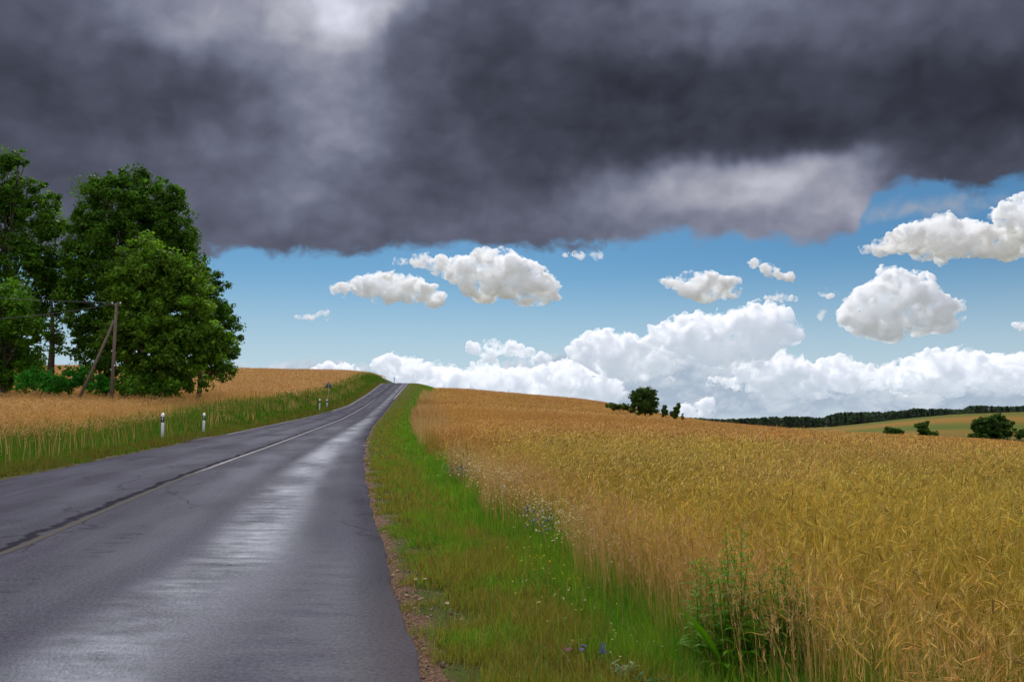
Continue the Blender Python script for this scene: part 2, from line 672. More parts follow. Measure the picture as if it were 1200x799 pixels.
    sheen = math_('MULTIPLY', sheen, rng_(v, 30, 95, 1.0, .4))  # painted sheen fades with distance up the road
    mxs = node(nt, 'ShaderNodeMixShader')
    L(sheen, mxs.inputs[0])
    L(b.outputs[0], mxs.inputs[1])
    L(gl.outputs[0], mxs.inputs[2])
    L(mxs.outputs[0], nt.nodes['Material Output'].inputs['Surface'])
    bp = node(nt, 'ShaderNodeBump')
    bp.inputs['Strength'].default_value = .7
    bp.inputs['Distance'].default_value = .012
    hgt = math_('ADD', math_('MULTIPLY', fine, .6), math_('ADD', math_('MULTIPLY', cross, .5), math_('MULTIPLY', joint, -1.0)))
    L(math_('ADD', hgt, math_('MULTIPLY', grain, .35)), bp.inputs['Height'])
    L(bp.outputs['Normal'], b.inputs['Normal'])
    L(bp.outputs['Normal'], gl.inputs['Normal'])
    return m


ROADW = 3.75


def road_z(x, y):
    a, b = xl(y), xr(y)
    c = xc(y)
    half = np.where(x > c, b - c, c - a)
    t = np.clip(np.abs(x - c) / np.maximum(half, .1), 0, 1.1)
    return zr(y) + 0.05 * (1 - t ** 2)


ROAD_Y = np.concatenate([np.linspace(-30, 2, 20)[:-1], np.linspace(2, 40, 260)[:-1], np.linspace(40, 320, 300)])


def build_road():
    m = asphalt()
    Ys = ROAD_Y
    a, b, c = xl(Ys), xr(Ys), xc(Ys)
    jl = 0.10 * (fbm(Ys * 1.3, 0 * Ys, 31, 4) - .5)
    jr = 0.12 * (fbm(Ys * 1.6, 0 * Ys + 5, 33, 4) - .5)
    a = a + jl
    b = b + jr
    ts = np.linspace(-1, 1, 17)
    X = np.zeros((len(Ys), 19))
    Z = np.zeros_like(X)
    U = np.zeros_like(X)
    for k, t in enumerate(ts):
        X[:, k + 1] = c + np.where(t > 0, (b - c) * t, (c - a) * t)
        Z[:, k + 1] = road_z(X[:, k + 1], Ys)
        U[:, k + 1] = X[:, k + 1] - c
    X[:, 0] = X[:, 1] - .05
    Z[:, 0] = Z[:, 1] - .10
    X[:, 18] = X[:, 17] + .05
    Z[:, 18] = Z[:, 17] - .10
    U[:, 0], U[:, 18] = U[:, 1] - .05, U[:, 17] + .05
    Y = np.repeat(Ys[:, None], 19, 1)
    V = np.stack([X, Y, Z], -1).reshape(-1, 3)
    i = np.arange(len(Ys) - 1)[:, None] * 19
    j = np.arange(18)[None]
    q = np.stack([i + j, i + j + 1, i + 19 + j + 1, i + 19 + j], -1).reshape(-1, 4)
    o = mesh_np('road', V, None, q, None, m, True, uv=np.stack([U, Y], -1).reshape(-1, 2))
    tag(o, kind='structure')
    # paved mouths of the two field accesses on the left
    for (y0, y1, ln) in ((38.5, 43.5, 3.0), (98, 107, 3.0)):
        n = 13
        yy = np.linspace(y0, y1, n)
        VV, UVs = [], []
        for k in range(7):
            t = k / 6
            shrink = 0.18 * (1 - (1 - t) ** 2)
            ym = yy + ((y0 + y1) / 2 - yy) * shrink
            xx = xl(ym) + .25 - (ln + .25) * t
            zz = np.maximum(road_z(np.maximum(xx, xl(ym)), ym) + .006, np.where(k > 1, ground_z(xx, ym) + .02, -99))
            VV.append(np.stack([xx, ym, zz], 1))
            UVs.append(np.stack([xx - xc(ym), ym], 1))
        VV = np.concatenate(VV)
        i = np.arange(6)[:, None] * n
        j = np.arange(n - 1)[None]
        q = np.stack([i + j, i + j + 1, i + n + j + 1, i + n + j], -1).reshape(-1, 4)
        tag(mesh_np('path', VV, None, q, None, m, True, uv=np.concatenate(UVs)), kind='structure')


build_road()


def paint_mat(name, wear, c=(.62, .61, .6)):
    m, nt, b = new_mat(name)
    L = nt.links.new
    tc = node(nt, 'ShaderNodeTexCoord')
    n = node(nt, 'ShaderNodeTexNoise')
    n.inputs['Scale'].default_value = 9
    n.inputs['Detail'].default_value = 8
    n.inputs['Roughness'].default_value = .75
    L(tc.outputs['Object'], n.inputs['Vector'])
    w = node(nt, 'ShaderNodeAttribute', attribute_name='wear')
    ad = node(nt, 'ShaderNodeMath', operation='ADD')
    L(n.outputs['Fac'], ad.inputs[0])
    L(w.outputs['Fac'], ad.inputs[1])
    mr = node(nt, 'ShaderNodeMapRange')
    mr.inputs['From Min'].default_value = .55
    mr.inputs['From Max'].default_value = .95
    L(ad.outputs[0], mr.inputs['Value'])
    mx = node(nt, 'ShaderNodeMixRGB')
    mx.inputs['Color1'].default_value = (*c, 1)
    mx.inputs['Color2'].default_value = (.075, .068, .062, 1)
    L(mr.outputs['Result'], mx.inputs['Fac'])
    L(mx.outputs['Color'], b.inputs['Base Color'])
    b.inputs['Roughness'].default_value = .85
    b.inputs['Specular IOR Level'].default_value = .05
    return m


def road_line(name, off_fn, width, y0, y1, wear_fn, mat, lift=.004):
    n = max(12, int((y1 - y0) * (3 if y1 < 80 else 1.2)))
    ys = np.linspace(y0, y1, n)
    x0 = off_fn(ys)
    jit = 0.012 * (fbm(ys * 2.3, 0 * ys, 55) - .5)
    X = np.stack([x0 - width / 2 + jit, x0, x0 + width / 2 - jit], 1)
    Y = np.repeat(ys[:, None], 3, 1)
    Z = road_z(X, Y) + lift
    V = np.stack([X, Y, Z], -1).reshape(-1, 3)
    i = np.arange(n - 1)[:, None] * 3
    j = np.arange(2)[None]
    q = np.stack([i + j, i + j + 1, i + 3 + j + 1, i + 3 + j], -1).reshape(-1, 4)
    o = mesh_np(name, V, None, q, None, mat, True, extra={'wear': np.repeat(wear_fn(ys), 3)})
    tag(o, kind='structure')
    return o


pm = paint_mat('worn_road_paint', .3, (.46, .45, .45))
road_line('road_marking', lambda y: xc(y), .11, -10, 150, lambda y: np.interp(y, [0, 12, 17, 22, 110, 150], [.80, .76, .62, .26, .16, .3]), pm)
road_line('road_marking', lambda y: xl(y) + .22, .12, 46, 97, lambda y: np.full(len(y), .24), pm)
road_line('road_marking', lambda y: xl(y) + .22, .14, 108, 235, lambda y: np.full(len(y), .2), pm)
road_line('road_marking', lambda y: xr(y) - .22, .16, 150, 235, lambda y: np.full(len(y), .18), pm)


# ------------------------------------------------------------------ crops and sward
def in_view(x, y, z, m=130):
    u = upix(x, y, z)
    return (u > -m) & (u < 1200 + m) & (y > 0.8)


class Occl:
    """highest ground angle already met on the way out, to leave out plants that nobody can see behind the crest"""

    def __init__(s, lift):
        s.k = np.linspace(-.85, .85, 240)
        s.y = np.concatenate([np.linspace(3, 60, 80)[:-1], np.linspace(60, 260, 120)])
        K, Yg = np.meshgrid(s.k, s.y, indexing='ij')
        Z = ground_z(K * Yg, Yg) + lift * 0.6
        s.m = np.maximum.accumulate((Z - CAM_H) / Yg, axis=1)

    def seen(s, x, y, z, slack=.006):
        k = np.clip(((x / y) + .85) / 1.7 * 239, 0, 239).astype(int)
        j = np.clip(np.searchsorted(s.y, y) - 3, 0, len(s.y) - 1)
        return (z - CAM_H) / y > s.m[k, j] - slack


occ = Occl(0.8)
M_crop = leaf_mat('ripe_grain', .28, .55, (1, .95, .8))
M_grass = leaf_mat('grass_blades', .38, .55, (.95, 1.05, .5))
M_grass_bank = leaf_mat('coarse_bank_grass', .30, .6, (.9, 1.0, .5))
M_leaf = leaf_mat('broad_leaves', .42, .6, (1.0, 1.1, .4), .10)


def scatter(y0, y1, dens, side, lo, hi):
    """points between lateral distances lo..hi (functions of y) from the road edge, inside the view"""
    ymid = np.linspace(y0, y1, 60)
    # widths clipped to the view
    if side > 0:
        xa = xr(ymid) + lo(ymid)
        xb = np.minimum(xr(ymid) + hi(ymid), (0.62 + .14) * ymid + 1.0)
    else:
        xb = xl(ymid) - lo(ymid)
        xa = np.maximum(xl(ymid) - hi(ymid), -(0.62 + .14) * ymid - 1.0)
    wd = np.maximum(xb - xa, 0)
    area = np.trapz(wd, ymid)
    n = int(area * dens)
    if n <= 0:
        return np.zeros((0, 3)), np.zeros(0)
    cdf = np.concatenate([[0], np.cumsum((wd[1:] + wd[:-1]) / 2)])
    cdf /= cdf[-1]
    y = np.interp(rng.random(n), cdf, ymid)
    t = rng.random(n)
    if side > 0:
        a = xr(y) + lo(y)
        b = np.minimum(xr(y) + hi(y), .76 * y + 1.0)
        x = a + (b - a) * t
        d = x - xr(y)
    else:
        b = xl(y) - lo(y)
        a = np.maximum(xl(y) - hi(y), -.76 * y - 1.0)
        x = a + (b - a) * t
        d = xl(y) - x
    z = ground_z(x, y)
    k = in_view(x, y, z) & occ.seen(x, y, z + 0.9)
    return np.stack([x, y, z], 1)[k], d[k]


GOLD = C(204, 161, 80)
TAN = C(204, 160, 100)
OLIVE = C(188, 176, 62)
RUST = C(164, 112, 60)


def crop_colour(P, n):
    x, y = P[:, 0], P[:, 1]
    a = fbm(x * .10 + 7, y * .07, 41, 3)
    b = fbm(x * .6, y * .45, 43, 3)
    g = sstep(.45, .70, a + .25 * (b - .5) + .10 * sstep(.25, .6, x / np.maximum(y, 1)) * (y < 40))
    c = lerp(GOLD[None], OLIVE[None], (g * .62)[:, None])
    c = lerp(c, TAN[None], (sstep(.5, .75, b) * .5)[:, None])
    far = sstep(20, 70, y)
    br = fbm(x * .05 + 1.7, y * .11, 47, 3)
    c = lerp(c, C(168, 118, 62)[None], (sstep(.52, .70, br) * .65)[:, None])
    c = c * (1 - .22 * sstep(.5, .75, fbm(x * .9, y * .5, 49, 2)))[:, None]
    c = lerp(c, C(198, 154, 74)[None], (far * .55)[:, None])
    c = c * np.interp(y, [0, 10, 40, 90], [.92, .95, 1.02, 1.0])[:, None] * rng.normal(1, .24, (n, 1)) * (1 + rng.normal(0, .06, (n, 3)))
    return np.clip(c, .005, .9)


def grain(P, mode, tall=1.0, greener=0.0):
    N = len(P)
    s = SO
    if N == 0:
        return
    c = crop_colour(P, N)
    if greener:
        c = lerp(c, OLIVE[None], greener)
    patch = fbm(P[:, 0] * .35, P[:, 1] * .35, 61, 2)
    side = P[:, 0] - xr(P[:, 1])
    inset = np.where(side > 0, side - field_edge_r(P[:, 1]), xl(P[:, 1]) - P[:, 0] - field_edge_l(P[:, 1]))
    tall = tall * (.66 + .34 * sstep(0, 1.1 + .03 * P[:, 1], inset + rng.normal(0, .2, N)))
    c = np.where((side < 0)[:, None], lerp(c, C(214, 178, 116)[None], .55), c)
    h = (.72 + .22 * (patch - .3)) * tall * rng.normal(1, .13, N)
    wind = .6 + 1.1 * (fbm(P[:, 0] * .15, P[:, 1] * .15, 71, 2) - .5)
    az = np.where(rng.random(N) < .75, rng.normal(0.3, .9, N) + wind, rng.uniform(0, 6.28, N))
    lean = np.abs(rng.normal(.13, .12, N)) * h
    lean = np.where(rng.random(N) < .09, lean + rng.uniform(.1, .45, N) * h, lean)
    w = {0: .0034, 1: .0065, 2: .016, 3: .036}[mode] * rng.uniform(.8, 1.25, N)
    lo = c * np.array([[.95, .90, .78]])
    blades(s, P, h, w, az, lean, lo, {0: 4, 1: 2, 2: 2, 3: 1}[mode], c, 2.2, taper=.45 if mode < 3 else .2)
    dx, dy = np.cos(az), np.sin(az)
    tip = P + np.stack([dx * lean, dy * lean, h - .35 * lean ** 2 / h], 1)
    tan = np.stack([dx * 2.2 * lean, dy * 2.2 * lean, h - .8 * lean ** 2 / h], 1)
    tan /= np.linalg.norm(tan, axis=1, keepdims=True)
    droop = np.abs(rng.normal(.30, .55, N))
    E = tan + droop[:, None] * np.stack([dx, dy, -.75 + 0 * dx], 1)
    E /= np.linalg.norm(E, axis=1, keepdims=True)
    ce = np.clip(c * np.array([[1.12, 1.08, 1.05]]) * rng.normal(1, .1, (N, 1)), 0, .9)
    if mode == 0:
        Le = rng.uniform(.06, .10, N)
        spindles(s, tip, E, Le, rng.uniform(.0026, .0040, N), ce, 5)
        A, B = frames(E)
        for k in range(7):
            t = rng.uniform(.05, .95, N)
            ph = rng.uniform(0, 6.28, N)
            rad = A * np.cos(ph)[:, None] + B * np.sin(ph)[:, None]
            d = E + rad * .32
            p0 = tip + E * (Le * t)[:, None]
            p1 = p0 + d * rng.uniform(.05, .11, N)[:, None]
            sd = np.cross(d, rad)
            sd /= np.linalg.norm(sd, axis=1, keepdims=True)
            V = np.stack([p0 - sd * .0009, p0 + sd * .0009, p1], 1).reshape(-1, 3)
            s.add(V, np.arange(N * 3).reshape(-1, 3), None, np.repeat(ce * 1.08, 3, 0))
        # dry flag leaves
        k = rng.random(N) < .6
        n = k.sum()
        q = rng.uniform(.25, .75, n)
        b0 = P[k] + np.stack([dx[k] * lean[k] * q ** 2.2, dy[k] * lean[k] * q ** 2.2, h[k] * q], 1)
        lc = np.where(rng.random((n, 1)) < .3, lerp(c[k], C(96, 112, 34)[None], .6), c[k] * .85)
        blades(s, b0, rng.uniform(.02, .12, n), rng.uniform(.003, .006, n), rng.uniform(0, 6.28, n), rng.uniform(.05, .15, n), lc, 3, None, 1.4)
    elif mode == 1:
        spindles(s, tip, E, rng.uniform(.07, .12, N), rng.uniform(.0045, .007, N), ce, 4, ((0, .5), (.5, 1)))
        k = rng.random(N) < .5
        n = k.sum()
        q = rng.uniform(.3, .8, n)
        b0 = P[k] + np.stack([dx[k] * lean[k] * q ** 2.2, dy[k] * lean[k] * q ** 2.2, h[k] * q], 1)
        blades(s, b0, rng.uniform(.02, .12, n), rng.uniform(.005, .009, n), rng.uniform(0, 6.28, n), rng.uniform(.06, .16, n), c[k] * .9, 2, None, 1.4)
    elif mode == 2:
        spindles(s, tip, E, rng.uniform(.10, .16, N), rng.uniform(.009, .014, N), ce, 3, ((0, .5), (.5, 1)))
    else:
        spindles(s, tip - E * .05, E, rng.uniform(.18, .30, N), rng.uniform(.04, .06, N), ce, 3, ((0, .5), (.5, 1)))


# right-hand field
SO = Soup()
big = lambda y: 0 * y + 400
for (a, b, dens, mode) in ((1.6, 9, 560, 0), (9, 20, 240, 1), (20, 50, 60, 2), (50, 110, 13, 2), (110, 250, 6, 3)):
    P, d = scatter(a, b, dens, +1, field_edge_r, big)
    grain(P, mode)
tag(SO.build('grain_crop', M_crop), 'golden ripe grain filling the sloping field right of the road', 'crop', kind='stuff')
# left-hand field
SO = Soup()
for (a, b, dens, mode) in ((20, 50, 60, 2), (50, 110, 16, 2), (110, 250, 7, 3)):
    P, d = scatter(a, b, dens, -1, field_edge_l, big)
    grain(P, mode)
tag(SO.build('grain_crop', M_crop), 'pale golden grain on the raised field left of the road', 'crop', kind='stuff')

G1 = C(112, 158, 38)
G2 = C(80, 140, 30)
G3 = C(150, 160, 54)
DRY = C(166, 138, 74)
REDB = C(140, 98, 50)


def sward_colour(P, d, lush):
    n = len(P)
    a = fbm(P[:, 0] * .9, P[:, 1] * .9, 81, 3)
    b = fbm(P[:, 0] * 3.1, P[:, 1] * 3.1, 83, 2)
    c = lerp(G1[None], G2[None], sstep(.3, .7, b)[:, None])
    c = lerp(c, G3[None], (rng.random((n, 1)) < .25) * .7)
    dry = np.clip(sstep(.23, .50, a + .35 * (b - .5)) * (1 - lush) + .14 + .35 * np.exp(-np.maximum(d, 0) / .45), 0, 1)
    pick = rng.random(n) < dry * .8
    dc = np.where((rng.random((n, 1)) < .55), DRY[None], REDB[None])
    c = np.where(pick[:, None], lerp(dc, c, .25), c)
    c = c * rng.normal(1, .18, (n, 1)) * (1 + rng.normal(0, .06, (n, 3)))
    return np.clip(c, .004, .8)


def sward(s, y0, y1, dens, side, edge, hbase, w, segs, hl=(.035, .085, .20)):
    P, d = scatter(y0, y1, dens, side, lambda y: 0 * y - .02, lambda y: edge(y) + .9)
    if not len(P):
        return
    e = edge(P[:, 1])
    q = d / e
    lush = sstep(np.interp(P[:, 1], [4, 12, 30], [.60, .50, .24]), np.interp(P[:, 1], [4, 12, 30], [.84, .78, .6]), q + .3 * (fbm(P[:, 0] * .8, P[:, 1] * .8, 91) - .5))
    # bare strip along the tarmac and thin dry patches
    bare = fbm(P[:, 0] * 2.3, P[:, 1] * 2.3, 93, 3)
    keep = rng.random(len(P)) < np.clip(.04 + sstep(.02, .42, d + (bare - .5) * .9), 0, 1) * np.clip(.3 + sstep(.30, .5, bare) + lush, 0, 1)
    P, d, q, lush, e = P[keep], d[keep], q[keep], lush[keep], e[keep]
    n = len(P)
    c = sward_colour(P, d, lush)
    h = np.interp(q, [0, .25, .6, .9, 1.2], [hl[0], hl[1], hl[1] * 1.25, hl[2], hl[2] * 1.2]) * rng.lognormal(0, .35, n) * hbase
    az = rng.uniform(0, 6.28, n)
    lean = h * np.abs(rng.normal(.45, .3, n))
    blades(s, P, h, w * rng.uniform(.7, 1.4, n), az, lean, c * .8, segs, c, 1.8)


# verge on the right
SO = Soup()
sward(SO, 2.2, 7, 7600, +1, field_edge_r, 1.0, .0042, 3)
sward(SO, 7, 13, 3400, +1, field_edge_r, 1.0, .0065, 2)
sward(SO, 13, 26, 1100, +1, field_edge_r, 1.0, .013, 2)
sward(SO, 26, 60, 170, +1, field_edge_r, 1.0, .03, 2)
sward(SO, 60, 250, 34, +1, field_edge_r, 1.1, .08, 2)
tag(SO.build('grass', M_grass), 'green and rusty short grass on the verge right of the road', 'grass', kind='stuff')
# verge on the left, taller
SO = Soup()
sward(SO, 12, 28, 700, -1, field_edge_l, 1.0, .014, 2, (.05, .15, .36))
sward(SO, 28, 60, 230, -1, field_edge_l, 1.0, .03, 2, (.05, .17, .42))
sward(SO, 60, 240, 34, -1, field_edge_l, 1.15, .09, 2, (.06, .22, .5))
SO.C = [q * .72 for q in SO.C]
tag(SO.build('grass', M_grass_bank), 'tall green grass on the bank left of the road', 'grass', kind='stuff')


# fine dry grass with pinkish panicles along the edge of the right-hand crop, and brown seed stalks
def dry_grass(s, y0, y1, dens, band, w, hm, side=1, edge=field_edge_r, rust=0.0):
    P, d = scatter(y0, y1, dens, side, lambda y: edge(y) + (band[0](y) if callable(band[0]) else band[0]), lambda y: edge(y) + band[1])
    if not len(P):
        return
    k = rng.random(len(P)) < sstep(.25, .6, fbm(P[:, 0] * .7, P[:, 1] * .5, 101, 3))
    P = P[k]
    n = len(P)
    c = lerp(C(206, 170, 116)[None], C(186, 142, 84)[None], rng.random((n, 1)))
    rw = sstep(.5, .65, fbm(P[:, 0] * .12 + 4, P[:, 1] * .10, 103)) * rust
    c = lerp(c, RUST[None], rw[:, None]) * rng.normal(1, .15, (n, 1))
    c = np.clip(c, .01, .9)
    h = hm * rng.normal(1, .22, n)
    az = rng.normal(2.9, 1.2, n)
    lean = h * np.abs(rng.normal(.18, .13, n))
    blades(s, P, h, w * rng.uniform(.7, 1.3, n), az, lean, lerp(c, G1[None], .15), 3, c, 2.0, taper=.5)
    dx, dy = np.cos(az), np.sin(az)
    tip = P + np.stack([dx * lean, dy * lean, h - .35 * lean ** 2 / h], 1)
    reps = 7 if y1 < 12 else (4 if y1 < 24 else 2)
    for k in range(reps):
        t = rng.uniform(-.20, .02, n)
        b = tip + np.stack([dx * lean * t * 1.5, dy * lean * t * 1.5, h * t], 1)
        blades(s, b, rng.uniform(.02, .07, n), w * rng.uniform(1.0, 1.9, n), rng.uniform(0, 6.28, n), rng.uniform(.01, .05, n), c * 1.1, 1)


SO = Soup()
dry_grass(SO, 2.5, 9, 420, (-.35, .5), .0026, .64, rust=.2)
dry_grass(SO, 9, 20, 190, (-.4, .7), .005, .66, rust=.3)
dry_grass(SO, 20, 50, 50, (lambda y: np.interp(y, [20, 50], [-.4, -1.0]), 1.2), .012, .85, rust=1.0)
dry_grass(SO, 50, 200, 14, (lambda y: np.interp(y, [50, 150], [-1.0, -2.0]), 1.4), .04, 1.05, rust=.7)
tag(SO.build('dry_grass', M_crop), 'feathery dry pinkish grass fringing the crop right of the verge', 'dry grass', kind='stuff')
SO = Soup()
dry_grass(SO, 20, 50, 8, (-1.8, .3), .015, .8, -1, field_edge_l, .4)
dry_grass(SO, 50, 200, 5, (-2.2, .3), .04, .8, -1, field_edge_l, .4)
tag(SO.build('dry_grass', M_crop), 'brown dry grass stalks mixed into the left bank', 'dry grass', kind='stuff')


# loose brown grit and dead stalks along the tarmac edge
def litter():
    s = Soup()
    for (y0, y1, dens, sz) in ((2.5, 8, 1500, .010), (8, 18, 420, .016), (18, 40, 70, .03)):
        P, d = scatter(y0, y1, dens, +1, lambda y: 0 * y - .06, lambda y: 0 * y + .75)
        k = rng.random(len(P)) < np.exp(-np.maximum(d, 0) / .17)
        P = P[k]
        n = len(P)
        L = sz * rng.lognormal(0, .5, n) * 1.6
        a = rng.uniform(0, 6.28, n)
        dv = np.stack([np.cos(a), np.sin(a), rng.normal(0, .15, n)], 1)
        sv = np.stack([-np.sin(a), np.cos(a), rng.normal(0, .25, n)], 1)
        up = np.array([[0, 0, 1.]])
        P = P + up * .004
        w = L * rng.uniform(.25, .7, n)
        hh = L * rng.uniform(.15, .45, n)
        V = np.stack([P - dv * L[:, None] / 2, P + sv * w[:, None] / 2, P + dv * L[:, None] / 2, P - sv * w[:, None] / 2,
                      P + up * hh[:, None]], 1)
        b = (np.arange(n) * 5)[:, None]
        T = np.concatenate([b + np.array([[0, 1, 4]]), b + np.array([[1, 2, 4]]), b + np.array([[2, 3, 4]]), b + np.array([[3, 0, 4]])])
        c = lerp(C(74, 52, 40)[None], C(150, 116, 92)[None], rng.random((n, 1)) ** 1.5)
        s.add(V.reshape(-1, 3), T, None, np.repeat(c, 5, 0))
    tag(s.build('gravel', M_crop), 'brown grit and dead stalks along the right tarmac edge', 'gravel', kind='stuff')


litter()


# ------------------------------------------------------------------ leafy things
def leaf_cloud(s, centres, rad, n_per, size, colour, up=.45, flat=.7, dark=0.0):
    """leaf faces in clumps: centres (N,3), rad (N,)"""
    N = len(centres)
    tot = N * n_per
    cc = np.repeat(centres, n_per, 0)
    rr = np.repeat(rad, n_per)
    d = rng.normal(0, 1, (tot, 3))
    d /= np.linalg.norm(d, axis=1, keepdims=True)
    q = rng.random(tot) ** .5
    P = cc + d * (rr * q)[:, None] * np.array([[1, 1, flat]])
    nrm = d * .6 + rng.normal(0, .5, (tot, 3)) + np.array([[0, 0, up]])
    nrm /= np.linalg.norm(nrm, axis=1, keepdims=True)
    A, B = frames(nrm)
    th = rng.uniform(0, 6.28, tot)
    U = A * np.cos(th)[:, None] + B * np.sin(th)[:, None]
    W = np.cross(nrm, U)
    sz = size * rng.lognormal(0, .28, tot)
    hl = sz[:, None] * U
    hw = (sz * .36)[:, None] * W
    V = np.stack([P - hl * .55, P + hw + nrm * (sz * .08)[:, None], P + hl * .6, P - hw + nrm * (sz * .08)[:, None]], 1).reshape(-1, 3)
    b = (np.arange(tot) * 4)[:, None]
    Q = b + np.array([[0, 1, 2, 3]])
    ck = colour[None] * np.repeat(rng.lognormal(0, .24, (N, 1)), n_per, 0) * rng.normal(1, .2, (tot, 1)) * (1 + rng.normal(0, .05, (tot, 3)))
    yel = (rng.random((tot, 1)) < .12)
    ck = np.where(yel, ck * np.array([[1.5, 1.25, .9]]), ck)
    s.add(V, None, Q, np.repeat(np.clip(ck, .002, .5), 4, 0))


M_bark = plain_mat('grey_brown_bark', (.085, .065, .048), .9, .45, 3.0, .15, .7, (6, 6, 1))


def tree(label, Y, lobes, base_u, colour, trunk_r, group, n_clump=60, n_leaf=55, leaf=.25, clump_r=.75, stems=(0.0,), cat='tree', name='tree',
         depth=.85, ysp=1.6, limbs=True, upb=.45, bare=0.0):
    X0 = (base_u - 600) / F * Y
    zb = float(ground_z(X0, Y))
    root = empty(name, (X0, Y, zb))
    tag(root, label, cat, group)
    px = 1.0 / F
    crown, wood = Soup(), Soup()
    cen = []
    for (u, v, ru, rv) in lobes:
        yj = Y + rng.uniform(-ysp, ysp)
        c = at(u, v, yj)
        a, b = ru * px * yj, rv * px * yj
        g = (a + b) / 2 * depth
        cen.append((c, a, b))
        n = max(5, int(n_clump * 1.5 * (ru * rv) / 1800.0))
        d = rng.normal(0, 1, (n, 3))
        d /= np.linalg.norm(d, axis=1, keepdims=True)
        q = .30 + .78 * rng.random(n) ** .7
        cr = clump_r * rng.lognormal(-.08, .38, n)
        K = c + d * q[:, None] * np.array([[a, g, b]])
        leaf_cloud(crown, K, cr, n_leaf, leaf, colour * (1 + rng.normal(0, .06)), up=upb)
        # loose sprays breaking the outline
        n2 = max(3, n // 4)
        d = rng.normal(0, 1, (n2, 3))
        d /= np.linalg.norm(d, axis=1, keepdims=True)
        leaf_cloud(crown, c + d * np.array([[a, g, b]]) * rng.uniform(.96, 1.08, (n2, 1)), np.full(n2, clump_r * .5), max(6, n_leaf // 3), leaf, colour * 1.05, up=upb)
    top = max(c[0][2] for c in cen)
    for st in stems:
        x = X0 + st
        lean = rng.normal(0, .25)
        H = (top - zb) * (.8 if st == stems[0] else .45)
        pts = [np.array([x + lean * (t ** 2) + .12 * math.sin(5 * t + st), Y + .1 * math.cos(4 * t), zb - .2 + H * t]) for t in np.linspace(0, 1, 9)]
        r = np.interp(np.linspace(0, 1, 9), [0, .06, .5, 1], [1.35, 1.0, .6, .2]) * trunk_r
        tube(wood, pts, r, 9)
    if limbs:
        for (c, a, b) in cen:
            h0 = zb + (top - zb) * rng.uniform(.18, .5)
            h0 = min(h0, c[2] - .2 * b)
            p0 = np.array([X0 + stems[0], Y, h0])
            p3 = c + np.array([0, 0, b * .35])
            mid = (p0 + p3) / 2 + rng.normal(0, .3, 3) + np.array([0, 0, -.15 * abs(p3[0] - p0[0])])
            ts = np.linspace(0, 1, 7)[:, None]
            pts = (1 - ts) ** 2 * p0 + 2 * ts * (1 - ts) * mid + ts ** 2 * p3
            tube(wood, pts, np.linspace(trunk_r * .42, trunk_r * .08, 7), 6)
            for k in range(4):
                t = rng.uniform(.4, .95)
                q0 = (1 - t) ** 2 * p0 + 2 * t * (1 - t) * mid + t * t * p3
                dd = rng.normal(0, 1, 3)
                dd /= np.linalg.norm(dd)
                q1 = c + dd * np.array([a, a, b]) * .8
                tube(wood, [q0, (q0 + q1) / 2 + rng.normal(0, .15, 3), q1], [trunk_r * .14, trunk_r * .09, trunk_r * .03], 5)
    loc = np.array([X0, Y, zb])
    wood.build('trunk', M_bark, root, True, loc)
    crown.build('crown', M_leaf, root, False, loc)
    return root


DG = C(72, 110, 30)
MG = C(88, 132, 36)
OG = C(92, 128, 36)
BG = C(60, 134, 40)
GT = 'tall broadleaf trees beside the left field'
tree('tallest dark green tree at the far left, cut by the photo edge', 86,
     [(4, 190, 17, 20), (22, 186, 10, 10), (8, 225, 32, 24), (58, 262, 14, 22), (66, 300, 13, 24), (70, 335, 12, 20), (34, 240, 34, 30), (-5, 262, 52, 42), (44, 276, 25, 32), (20, 312, 42, 34), (52, 318, 22, 28),
      (60, 352, 22, 30), (40, 372, 22, 24), (-50, 290, 50, 90), (62, 398, 12, 20), (20, 425, 24, 18), (-6, 440, 20, 14)], 6, DG, .42, GT, stems=(0.0, 4.6), n_leaf=80)
tree('lower brighter green tree in front of the tallest one at left', 74,
     [(16, 352, 25, 22), (0, 368, 30, 30), (32, 378, 20, 24), (10, 405, 34, 32), (34, 420, 15, 22), (14, 440, 22, 16), (-34, 400, 34, 50)], 3, MG, .24, GT, leaf=.24, n_leaf=84)
tree('biggest round crowned dark green tree behind the leaning pole', 82,
     [(122, 222, 26, 20), (158, 218, 34, 20), (188, 236, 26, 24), (140, 250, 50, 34), (182, 262, 42, 34), (112, 268, 28, 34), (205, 285, 26, 32), (150, 300, 62, 44),
      (105, 318, 30, 40), (200, 320, 32, 40), (84, 300, 12, 26), (88, 330, 14, 24), (90, 356, 20, 26), (215, 312, 20, 28), (128, 366, 38, 34), (100, 384, 16, 18), (108, 408, 22, 22), (140, 410, 24, 28), (126, 432, 20, 18)],
     148, DG, .55, GT, stems=(0.0, 1.5), n_leaf=80)
tree('olive green tree in front of the biggest one, leaves hanging to the crop', 72,
     [(176, 306, 36, 28), (208, 322, 32, 28), (150, 336, 30, 28), (186, 322, 34, 26), (160, 350, 32, 30), (206, 352, 38, 32), (182, 378, 46, 34), (224, 384, 34, 34), (158, 398, 26, 28), (200, 412, 44, 34), (244, 404, 24, 30), (140, 392, 22, 26), (170, 432, 24, 24),
      (212, 440, 28, 20), (186, 448, 20, 16)], 182, OG, .34, GT, leaf=.25, stems=(0.0, -.7), n_leaf=82)
tree('right edge tree of the clump, drooping over open crop', 88,
     [(226, 322, 20, 22), (240, 336, 20, 22), (246, 352, 24, 28), (258, 378, 20, 26), (266, 398, 15, 22), (256, 416, 22, 24), (240, 430, 22, 20), (262, 436, 12, 9), (236, 380, 30, 34)], 233, DG, .26, GT, leaf=.25, n_leaf=84)
GB = 'bushes under the left trees'
